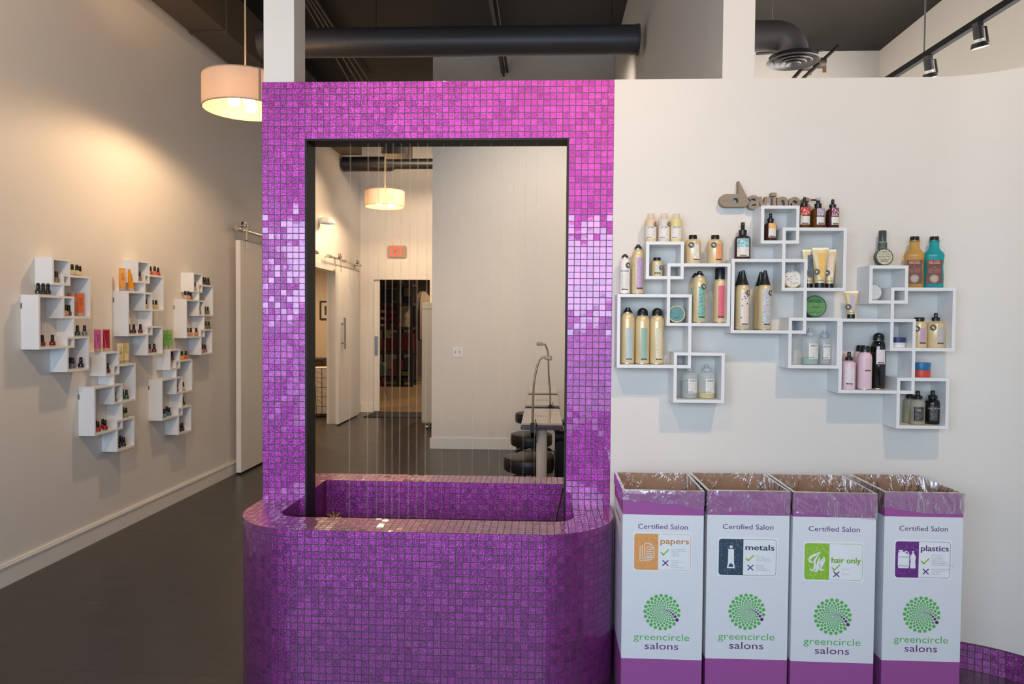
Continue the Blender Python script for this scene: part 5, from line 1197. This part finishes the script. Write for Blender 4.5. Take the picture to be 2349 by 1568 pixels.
gel('L4','Tt',243.9,(176,26,60),'crimson gel tube, right of two above the nearer lower shelf',.142)
gel('L4','Mt',276,(224,208,160),'cream gel tube, left of two on the nearer lower shelf',.140)
gel('L4','Mt',288.8,(230,216,160),'pale yellow gel tube, right of two on the nearer lower shelf',.140)
gel('L5','Tt',379.5,(120,178,88),'green gel tube, left of two above the farther lower shelf',.142)
gel('L5','Tt',389.6,(136,196,112),'light green gel tube, right of two above the farther lower shelf',.142)
# ================================================================== WOODEN LETTER SIGN
M_wood = pm('grey_brown_wood',(150,134,116),.6,var=.16,scale=5,stretch=(1,6,40),bump=.15,bscale=30)
YF = D-.036; org = at(1655+(370-120)/7.83,400+468/7.83,1,YF)
t = thing('letter_sign','grey wooden letter sign fixed to the white wall above the middle shelf','sign',(org.x,D-.001,org.z))
def zp(x, y): p = at(1640+x/7.83,400+y/7.83,1,YF)-org; return (p.x,p.z)
out = [zp(425,112),zp(436,118)]+[zp(436+(615-436)*f_,118+(470-118)*f_) for f_ in (.25,.5,.75,1)]+[zp(612,515),zp(585,555),zp(540,578)]+[zp(205+115*math.cos(a),465+115*math.sin(a)) for a in [PI/2+PI*k/18 for k in range(19)]]+[zp(385,350),zp(425,346)]
hole = [zp(372+52*math.cos(a),470+52*math.sin(a)) for a in [2*PI*k/24 for k in range(24)]]
m = MB(); th = .034
f_ = [m.bm.verts.new((x,-th,z)) for x,z in out]; g_ = [m.bm.verts.new((x,-th,z)) for x,z in hole]
ed = [m.bm.edges.new((L_[i],L_[(i+1)%len(L_)])) for L_ in (f_,g_) for i in range(len(L_))]
res = bmesh.ops.triangle_fill(m.bm, edges=ed, use_beauty=True); fs = [g for g in res['geom'] if isinstance(g,bmesh.types.BMFace)]
ex = bmesh.ops.extrude_face_region(m.bm, geom=fs); bmesh.ops.translate(m.bm, verts=[v for v in ex['geom'] if isinstance(v,bmesh.types.BMVert)], vec=(0,th,0)); bmesh.ops.recalc_face_normals(m.bm, faces=m.bm.faces)
m.build('letter', M_wood, t)
def ribbon(m, pts, wd, y0=-.032):
    """flat letter stroke of even width, extruded back to the wall"""
    k = 7.83/1; P2 = []
    for i in range(len(pts)-1):
        p0,p1,p2,p3 = pts[max(0,i-1)],pts[i],pts[i+1],pts[min(len(pts)-1,i+2)]
        n_ = 1 if len(pts) == 2 else 5
        for q_ in range(n_):
            q = q_/n_; P2.append(tuple(.5*((2*p1[d])+(-p0[d]+p2[d])*q+(2*p0[d]-5*p1[d]+4*p2[d]-p3[d])*q*q+(-p0[d]+3*p1[d]-3*p2[d]+p3[d])*q**3) for d in (0,1)))
    P2.append(pts[-1]); secs = []
    for i,(x,y) in enumerate(P2):
        xa_,ya_ = P2[max(0,i-1)]; xb_,yb_ = P2[min(len(P2)-1,i+1)]; d = math.hypot(xb_-xa_,yb_-ya_); nx_,ny_ = -(yb_-ya_)/d*wd/2,(xb_-xa_)/d*wd/2
        A, B = zp(x+nx_,y+ny_), zp(x-nx_,y-ny_)
        secs.append([(A[0],y0,A[1]),(B[0],y0,B[1]),(B[0],-.0005,B[1]),(A[0],-.0005,A[1])])
    m.loft(secs)
dY = 6
for strokes in (
  [[(622,440),(650,410),(705,398),(755,418),(772,470),(776,612)],[(770,500),(710,500),(650,525),(640,570),(690,592),(770,570)]],
  [[(812,395),(880,640)],[(880,640),(945,400)]],
  [[(1074,405),(1074,660)]],
  [[(1150,410),(1150,660)],[(1150,500),(1185,432),(1245,428),(1285,470),(1292,660)]],
  [[(1362,545),(1500,545),(1512,480),(1460,432),(1400,440),(1362,500),(1366,590),(1410,640),(1490,640)]],
  [[(1712,462),(1650,440),(1600,468),(1612,515),(1672,545),(1706,590),(1670,640),(1590,640)]]):
    m = MB()
    for j, st in enumerate(strokes): ribbon(m, st, 58, -.032-.0004*j)
    if strokes[0][0] == (1074,405):
        q = [zp(1018,322),zp(1112,322),zp(1112,386),zp(1018,386)]; m.prism(q,.032,lambda x,y,z: (x,-.0005-z,y))
    bmesh.ops.recalc_face_normals(m.bm, faces=m.bm.faces); m.smooth = True
    m.build('letter', M_wood, t)
# ================================================================== RECYCLING CARTONS
M_card_p = pm('purple_print',(164,84,154),.55,var=.03,stretch=(60,60,1),scale=6); M_card_w = pm('white_board',(228,229,234),.55,var=.008)
M_card_in = pm('brown_cardboard',(176,130,88),.8,var=.05,stretch=(40,40,1),scale=4)
M_tp = pm('purple_ink',(104,44,112),.55); M_tg = pm('green_ink',(92,184,84),.55); M_sw = pm('sticker_white',(240,241,243),.35); M_tx = pm('violet_ink',(92,48,140),.55); M_ck = pm('lime_ink',(148,200,70),.55); M_small = pm('small_grey_print',(176,180,188),.6)
def film_mat():
    m, nt, b = new_mat('clear_bag_film'); L = nt.links
    tr = N(nt,'ShaderNodeBsdfTransparent'); tr.inputs[0].default_value = (.97,.96,.96,1)
    gl = N(nt,'ShaderNodeBsdfGlossy'); gl.inputs['Roughness'].default_value = .10; gl.inputs[0].default_value = (.9,.9,.92,1)
    df = N(nt,'ShaderNodeBsdfTranslucent'); df.inputs[0].default_value = (.8,.8,.8,1)
    df2 = N(nt,'ShaderNodeBsdfDiffuse'); df2.inputs[0].default_value = (.8,.8,.8,1)
    tc = N(nt,'ShaderNodeTexCoord'); mp = N(nt,'ShaderNodeMapping'); mp.inputs['Scale'].default_value = (1,1,.45); L.new(tc.outputs['Object'],mp.inputs[0])
    no = N(nt,'ShaderNodeTexNoise'); no.inputs['Scale'].default_value = 15; no.inputs['Detail'].default_value = 3; no.inputs['Distortion'].default_value = 1.8; L.new(mp.outputs[0],no.inputs['Vector'])
    bp = N(nt,'ShaderNodeBump'); bp.inputs['Strength'].default_value = 1.0; bp.inputs['Distance'].default_value = .012; L.new(no.outputs[0],bp.inputs['Height'])
    L.new(bp.outputs[0],gl.inputs['Normal'])
    fr_ = N(nt,'ShaderNodeFresnel'); fr_.inputs[0].default_value = 1.5; L.new(bp.outputs[0],fr_.inputs['Normal'])
    mr = N(nt,'ShaderNodeMath',operation='MULTIPLY_ADD'); mr.inputs[1].default_value = 2.2; mr.inputs[2].default_value = .03; L.new(fr_.outputs[0],mr.inputs[0]); mr.use_clamp = True
    m0 = N(nt,'ShaderNodeMixShader'); m0.inputs[0].default_value = .10; L.new(tr.outputs[0],m0.inputs[1]); L.new(df2.outputs[0],m0.inputs[2])
    m1 = N(nt,'ShaderNodeMixShader'); L.new(mr.outputs[0],m1.inputs[0]); L.new(m0.outputs[0],m1.inputs[1]); L.new(gl.outputs[0],m1.inputs[2]); L.new(m1.outputs[0],nt.nodes['Material Output'].inputs[0]); return m
M_film = film_mat()
def carton(k, FL, FR, ztop, lab, kind, heads, col, darkcol, items_ok, items_no, st_z, hang, hang_v, zspiral):
    a = at(FL[0],FL[1],2,ztop); b_ = at(FR[0],FR[1],2,ztop)
    wd = (b_-a).length-.005; rz = .4*math.atan2(b_.y-a.y,b_.x-a.x)
    dp = .315; c = (a+b_)/2
    t = thing('recycling_carton', lab, 'recycling bin', (c.x,c.y,0), rz, 'recycling cartons along the white wall')
    h = ztop; w2 = wd/2; e = .006
    m = MB()
    def strip(z0,z1,mi,o=0):
        for q in (((-w2,0),(w2,0)),((w2,0),(w2,dp)),((w2,dp),(-w2,dp)),((-w2,dp),(-w2,0))):
            (xa_,ya_),(xb_,yb_) = q; m.face([(xa_,ya_,z0),(xb_,yb_,z0),(xb_,yb_,z1),(xa_,ya_,z1)],mi)
    strip(0,.19,0); strip(.19,h-.085,1); strip(h-.085,h,0)
    for q in (((-w2+e,e),(w2-e,e)),((w2-e,e),(w2-e,dp-e)),((w2-e,dp-e),(-w2+e,dp-e)),((-w2+e,dp-e),(-w2+e,e))):
        (xa_,ya_),(xb_,yb_) = q; m.face([(xb_,yb_,.02),(xa_,ya_,.02),(xa_,ya_,h),(xb_,yb_,h)],2)
    oc = [(-w2,0),(w2,0),(w2,dp),(-w2,dp)]; ic = [(-w2+e,e),(w2-e,e),(w2-e,dp-e),(-w2+e,dp-e)]
    for i in range(4): j = (i+1)%4; m.face([oc[i]+(h,),oc[j]+(h,),ic[j]+(h,),ic[i]+(h,)],2)
    m.face([p+(.02,) for p in ic],2); m.face([p+(0,) for p in oc[::-1]],0)
    m.merge(); m.build('carton_body',[M_card_p,M_card_w,M_card_in],t)
    # clear bag folded over the rim
    per = []; nx, ny = 30, 32
    for i in range(nx): per.append((-w2+wd*i/nx,0,0,-1))
    for i in range(ny): per.append((w2,dp*i/ny,1,0))
    for i in range(nx): per.append((w2-wd*i/nx,dp,0,1))
    for i in range(ny): per.append((-w2,dp-dp*i/ny,-1,0))
    rnd = random.Random(40+k); n = len(per)
    ph = [rnd.random()*6.28 for _ in range(8)]
    def nz(i, s_): q = 2*PI*i/n; return sum(math.sin(q*(3+2*j)*s_+ph[j])/(1+.3*j) for j in range(6))/3
    rows = []
    for r_ in range(15):
        ring = []
        for i,(x,y,nx_,ny_) in enumerate(per):
            front = 1 if ny_ < 0 else 0
            fx = (x+w2)/wd
            drop = hang + (hang_v*(fx-.5) if front else 0) + .010*nz(i,1)
            if r_ < 7: f_ = r_/6; z = h-.26*(1-f_)**1.3+ (.004 if f_ == 1 else 0); off = -.0075-.012*(1-f_)*(.5+.5*abs(nz(i,2)))-(.004*abs(nz(i,3+r_*.3)) if 0 < r_ < 6 else 0)
            elif r_ == 7: z = h+.004+.0015*nz(i,2); off = -.003
            elif r_ == 8: z = h+.003; off = .0025
            else: f_ = (r_-8)/6; z = h-drop*f_; off = .003+.0035*abs(nz(i,2.3+f_))+ (.002*abs(nz(i+r_*5,4)))
            if not front and r_ > 8: off *= (.5 if (nx_ > 0 or ny_ > 0) else .6)
            if ny_ > 0 and r_ > 8: z = h-(h-z)*.8
            # corners blend
            ring.append(m2(x,y,nx_,ny_,off,w2,dp,z))
        rows.append(ring)
    m = MB(); V = [[m.bm.verts.new(p) for p in ring] for ring in rows]
    for A, B in zip(V,V[1:]):
        for i in range(n): j = (i+1)%n; m.bm.faces.new((A[i],A[j],B[j],B[i]))
    m.smooth = True; m.build('bag_liner', M_film, t)
    # print on the front face
    P_ = lambda x0,z0,o: (lambda x,y: (x0+x,-o,z0+y))
    PF = lambda x0,z0,o: (lambda x,y,d: (x0+x,-o-d,z0+y))
    m = MB(); put_text(m,'Certified Salon',.026,P_(.0,.664,.0006),0,0,wd*.615); put_text(m,'salons',.036,P_(0,zspiral-.136,.0006),0,0,wd*.415); m.build('lettering',M_tp,t,label='purple lettering')
    m = MB(); put_text(m,'greencircle',.036,P_(0,zspiral-.103,.0006),-.0001,0,wd*.69); m.build('lettering',M_tg,t,label='green lettering')
    m = MB(); q_ = .815; R0 = .0605
    for r_ in range(15):
        Rr = R0*q_**r_; dr = Rr*.106
        for j in range(21):
            an = math.radians(-26.5)+2*PI*j/21+r_*PI/21; pur = (j == 0)
            n_ = 14 if r_ < 4 else 8
            cx_, cy_ = Rr*math.cos(an), zspiral+Rr*math.sin(an)
            v = [m.bm.verts.new((cx_+dr*math.cos(2*PI*s_/n_),-.0006,cy_+dr*math.sin(2*PI*s_/n_))) for s_ in range(n_)]
            m.bm.faces.new(v).material_index = 1 if pur else 0
    m.build('dot_spiral_emblem',[M_tg,M_tp],t)
    # sticker
    sw, sh = wd*.70, .131; x0 = -.001; zc_ = st_z
    m = MB(); m.prism(rrect(sw+.010,sh+.012,.002),.0005,PF(x0,zc_,.0004)); stk = m.build('sticker',M_sw,t)
    Mc = pm('sticker_'+kind,col,.45); Mdots = spot_label('sticker_dots_'+kind,col,darkcol,13,.36)
    m = MB(); o_ = rrect(sw,sh,.010); i_ = rrect(sw-.0022,sh-.0022,.009)
    for a_ in range(len(o_)):
        j = (a_+1)%len(o_); m.face([(x0+o_[a_][0],-.0013,zc_+o_[a_][1]),(x0+o_[j][0],-.0013,zc_+o_[j][1]),(x0+i_[j][0],-.0013,zc_+i_[j][1]),(x0+i_[a_][0],-.0013,zc_+i_[a_][1])][::-1])
    m.build('border',Mc,stk)
    lw = sw*.425; pl = []
    for s_ in range(6): a_ = PI/2+PI/2*s_/5; pl.append((-sw/2+.010+.010*math.cos(a_),sh/2-.010+.010*math.sin(a_)))
    for s_ in range(6): a_ = PI+PI/2*s_/5; pl.append((-sw/2+.010+.010*math.cos(a_),-sh/2+.010+.010*math.sin(a_)))
    pl += [(-sw/2+lw,-sh/2),(-sw/2+lw,sh/2)]
    m = MB(); n_ = len(pl); f = m.face([(x0+x,-.0014,zc_+y) for x,y in pl],0,[((x/sh)+.5,(y/sh/3)+.5) for x,y in pl]); m.build('colour_panel',Mdots,stk)
    xc = x0-sw/2+lw/2; m = MB(); O = .0016
    def seg(pts, wdt, closed=False):
        L_ = pts+[pts[0]] if closed else pts
        for (xa_,ya_),(xb_,yb_) in zip(L_,L_[1:]):
            d = math.hypot(xb_-xa_,yb_-ya_); nx_, ny_ = -(yb_-ya_)/d*wdt/2, (xb_-xa_)/d*wdt/2; ex_, ey_ = (xb_-xa_)/d*wdt/2, (yb_-ya_)/d*wdt/2
            m.face([(xc+xa_+nx_-ex_,-O,zc_+ya_+ny_-ey_),(xc+xa_-nx_-ex_,-O,zc_+ya_-ny_-ey_),(xc+xb_-nx_+ex_,-O,zc_+yb_-ny_+ey_),(xc+xb_+nx_+ex_,-O,zc_+yb_+ny_+ey_)])
    def poly(pts): m.face([(xc+x,-O,zc_+y) for x,y in pts])
    if kind == 'papers':
        for s_ in (0,1): seg([(-.018+.008*s_-.004+.0,.018+.006*s_),(-.018-.004+.008*s_,-.033+.006*s_),(.014+.008*s_,-.033+.006*s_),(.014+.008*s_,-.028+.006*s_)],.0022)
        seg([(-.006,-.021),(-.006,.031),(.014,.031),(.028,.014),(.028,-.021)],.0024,True); seg([(.013,.030),(.013,.014),(.027,.014)],.002)
        for s_ in range(5): seg([(.0,.017-.008*s_),(.022 if s_ else .008,.017-.008*s_)],.0024)
    elif kind == 'metals':
        poly([(-.005,.032),(.005,.032),(.005,.041),(-.005,.041)]); poly([(-.010,.029),(.010,.029),(.011,-.02),(.0145,-.041),(-.0145,-.041),(-.011,-.02)])
        O = .0019; m.build('icon',M_sw,stk); m = MB(); poly([(-.009,-.036),(-.007,-.028),(0,-.022),(.007,-.028),(.009,-.036)])
    elif kind == 'hair':
        def strand(pts, w0):
            P2 = []
            for i in range(len(pts)-1):
                p0,p1,p2,p3 = pts[max(0,i-1)],pts[i],pts[i+1],pts[min(len(pts)-1,i+2)]
                for s_ in range(6):
                    q = s_/6; P2.append(tuple(.5*((2*p1[d])+(-p0[d]+p2[d])*q+(2*p0[d]-5*p1[d]+4*p2[d]-p3[d])*q*q+(-p0[d]+3*p1[d]-3*p2[d]+p3[d])*q**3) for d in (0,1)))
            P2.append(pts[-1]); L_ = len(P2)
            for i in range(L_-1):
                wA, wB = w0*math.sin(PI*min(.97,(i+.6)/L_))+.0008, w0*math.sin(PI*min(.97,(i+1.6)/L_))+.0008
                (xa_,ya_),(xb_,yb_) = P2[i],P2[i+1]; d = math.hypot(xb_-xa_,yb_-ya_)+1e-9; nx_, ny_ = -(yb_-ya_)/d/2, (xb_-xa_)/d/2
                m.face([(xc+xa_+nx_*wA,-O,zc_+ya_+ny_*wA),(xc+xa_-nx_*wA,-O,zc_+ya_-ny_*wA),(xc+xb_-nx_*wB,-O,zc_+yb_-ny_*wB),(xc+xb_+nx_*wB,-O,zc_+yb_+ny_*wB)])
        strand([(.012,.036),(-.002,.026),(-.018,.018),(-.026,.006),(-.020,-.004),(-.014,.002)],.009)
        strand([(.010,.030),(.0,.016),(-.008,.0),(-.006,-.016),(-.012,-.032),(-.022,-.030),(-.020,-.022)],.008)
        strand([(.010,.014),(.006,.0),(.004,-.018),(.0,-.034),(-.010,-.038)],.010)
        strand([(.022,.020),(.026,.008),(.020,-.008),(.012,-.022),(.018,-.032),(.027,-.026)],.009)
        strand([(.022,.012),(.016,.002),(.010,-.012),(.010,-.022)],.006)
    else:
        poly([(-.032,-.022),(-.030,-.032),(.006,-.032),(.008,-.022),(.008,.020),(-.002,.024),(-.014,.028),(-.031,.026),(-.032,.020)]); poly([(-.030,.028),(-.016,.028),(-.016,.034),(-.030,.034)]); poly([(-.010,.030),(-.002,.032),(.008,.024),(.006,.018),(-.004,.022)])
        poly([(.013,-.032),(.029,-.032),(.031,-.026),(.029,-.006),(.031,.006),(.030,.014),(.024,.022),(.024,.026),(.018,.026),(.018,.022),(.012,.014),(.011,.006),(.013,-.006),(.011,-.026)]); poly([(.0175,.027),(.0245,.027),(.0245,.031),(.0175,.031)])
        O = .0019; m.build('icon',M_sw,stk); m = MB()
        for zz in (.008,-.024): poly([(-.030,zz),(.006,zz),(.006,zz+.0016),(-.030,zz+.0016)])
        poly([(-.006,.026),(.000,.0275),(.005,.023),(.003,.021),(-.003,.0235)])
    m.build('icon_detail' if kind in ('metals','plastics') else 'icon', Mc if kind in ('metals','plastics') else M_sw, stk)
    xr_ = x0-sw/2+lw+(sw-lw)/2
    m = MB(); hz_ = {'papers':.030,'metals':.026,'hair':-.004,'plastics':.032}[kind]
    [put_text(m,heads,.030,P_(xr_+dx_,zc_+hz_,.0016+.0001*abs(dx_)*1000),0,0,sw*.50) for dx_ in (-.0007,0,.0007)]; m.build('lettering',Mc,stk,label='heading lettering')
    ck, xx = {'papers':(-.002,-.040),'metals':(-.004,-.038),'hair':(-.022,-.045),'plastics':(-.006,-.043)}[kind]
    xc = x0-sw/2+lw+.024; m = MB(); O = .0016
    seg([(-.013,ck-.0),(-.006,ck-.008),(.012,ck+.010)],.0046); m.build('check_mark',M_ck,stk)
    m = MB(); seg([(-.007,xx-.008),(.011,xx+.009)],.0036); seg([(.011,xx-.008),(-.007,xx+.009)],.0036); m.build('cross_mark',M_tx,stk)
    m = MB()
    for lst, z0 in ((items_ok,ck+.011-.002*(5-min(5,len(items_ok)))),(items_no,xx+.008)):
        if len(lst) == 1: z0 -= .008
        if len(lst) > 5: z0 += .012
        for i, s_ in enumerate(lst): put_text(m,s_,.0058,P_(x0-sw/2+lw+.046,zc_+z0-.0062*i,.0016),0,0,None,2,'LEFT')
    m.build('small_print',M_small,stk)
    # print on the side facing the portal
    m = MB(); put_text(m,'Certified Salon',.026,lambda x,y: (-w2-.0006,dp/2-x,.664+y),0,0,.185); m.build('side_lettering',M_tp,t)
    return t
def m2(x,y,nx_,ny_,off,w2,dp,z):
    # keep the film ring outside (or inside) all four faces, corners included
    cx_ = max(-1,min(1,x/w2)); sx_ = (w2+off)/w2; sy_ = (dp/2+off)/(dp/2)
    return (x*sx_, dp/2+(y-dp/2)*sy_, z)
carton(0,(1427.6,1124.8),(1617.0,1128.5),.80,'leftmost white and purple recycling carton with orange papers sticker','papers','papers',(232,164,98),(226,150,82),['Paper Packaging/Bags','Magazines/Newspapers','Cardboard','Loose Paper','Coffee Cups'],['Tissue Paper','Hand Paper Towel','Styrofoam','Wax Paper','Fast Food Packaging'],.581,.045,.030,.362)
carton(1,(1622.2,1126.4),(1813.2,1128.4),.80,'second white recycling carton with dark blue metals sticker','metals','metals',(60,78,98),(92,110,128),['Foils','Color Tubes','Empty Aerosol Cans','Food & Beverage Cans'],['Paint Cans','Scrap Metals','Food Wrappers','Foil Wrapping Papers'],.563,.078,.006,.364)
carton(2,(1818.2,1129.5),(2013.6,1134.0),.80,'third white recycling carton with lime green hair sticker','hair','hair only',(146,196,62),(170,212,96),['Hair Only'],['Bobby Pins'],.555,.080,.012,.356)
carton(3,(2029.0,1129.7),(2212.5,1132.5),.80,'rightmost white recycling carton with purple plastics sticker','plastics','plastics',(110,50,130),(134,72,150),['All Plastics #1-7','Color Tube Lids','Product Bottles','Aerosol Can Lids','Rigid Plastic Packaging','Plastic Beverage Bottles','Plastic Grocery Bags (separated)'],['Plastic Wrapping/Packaging','Fast Food Packaging','Latex Gloves','Plastic Foils'],.560,.066,.030,.360)
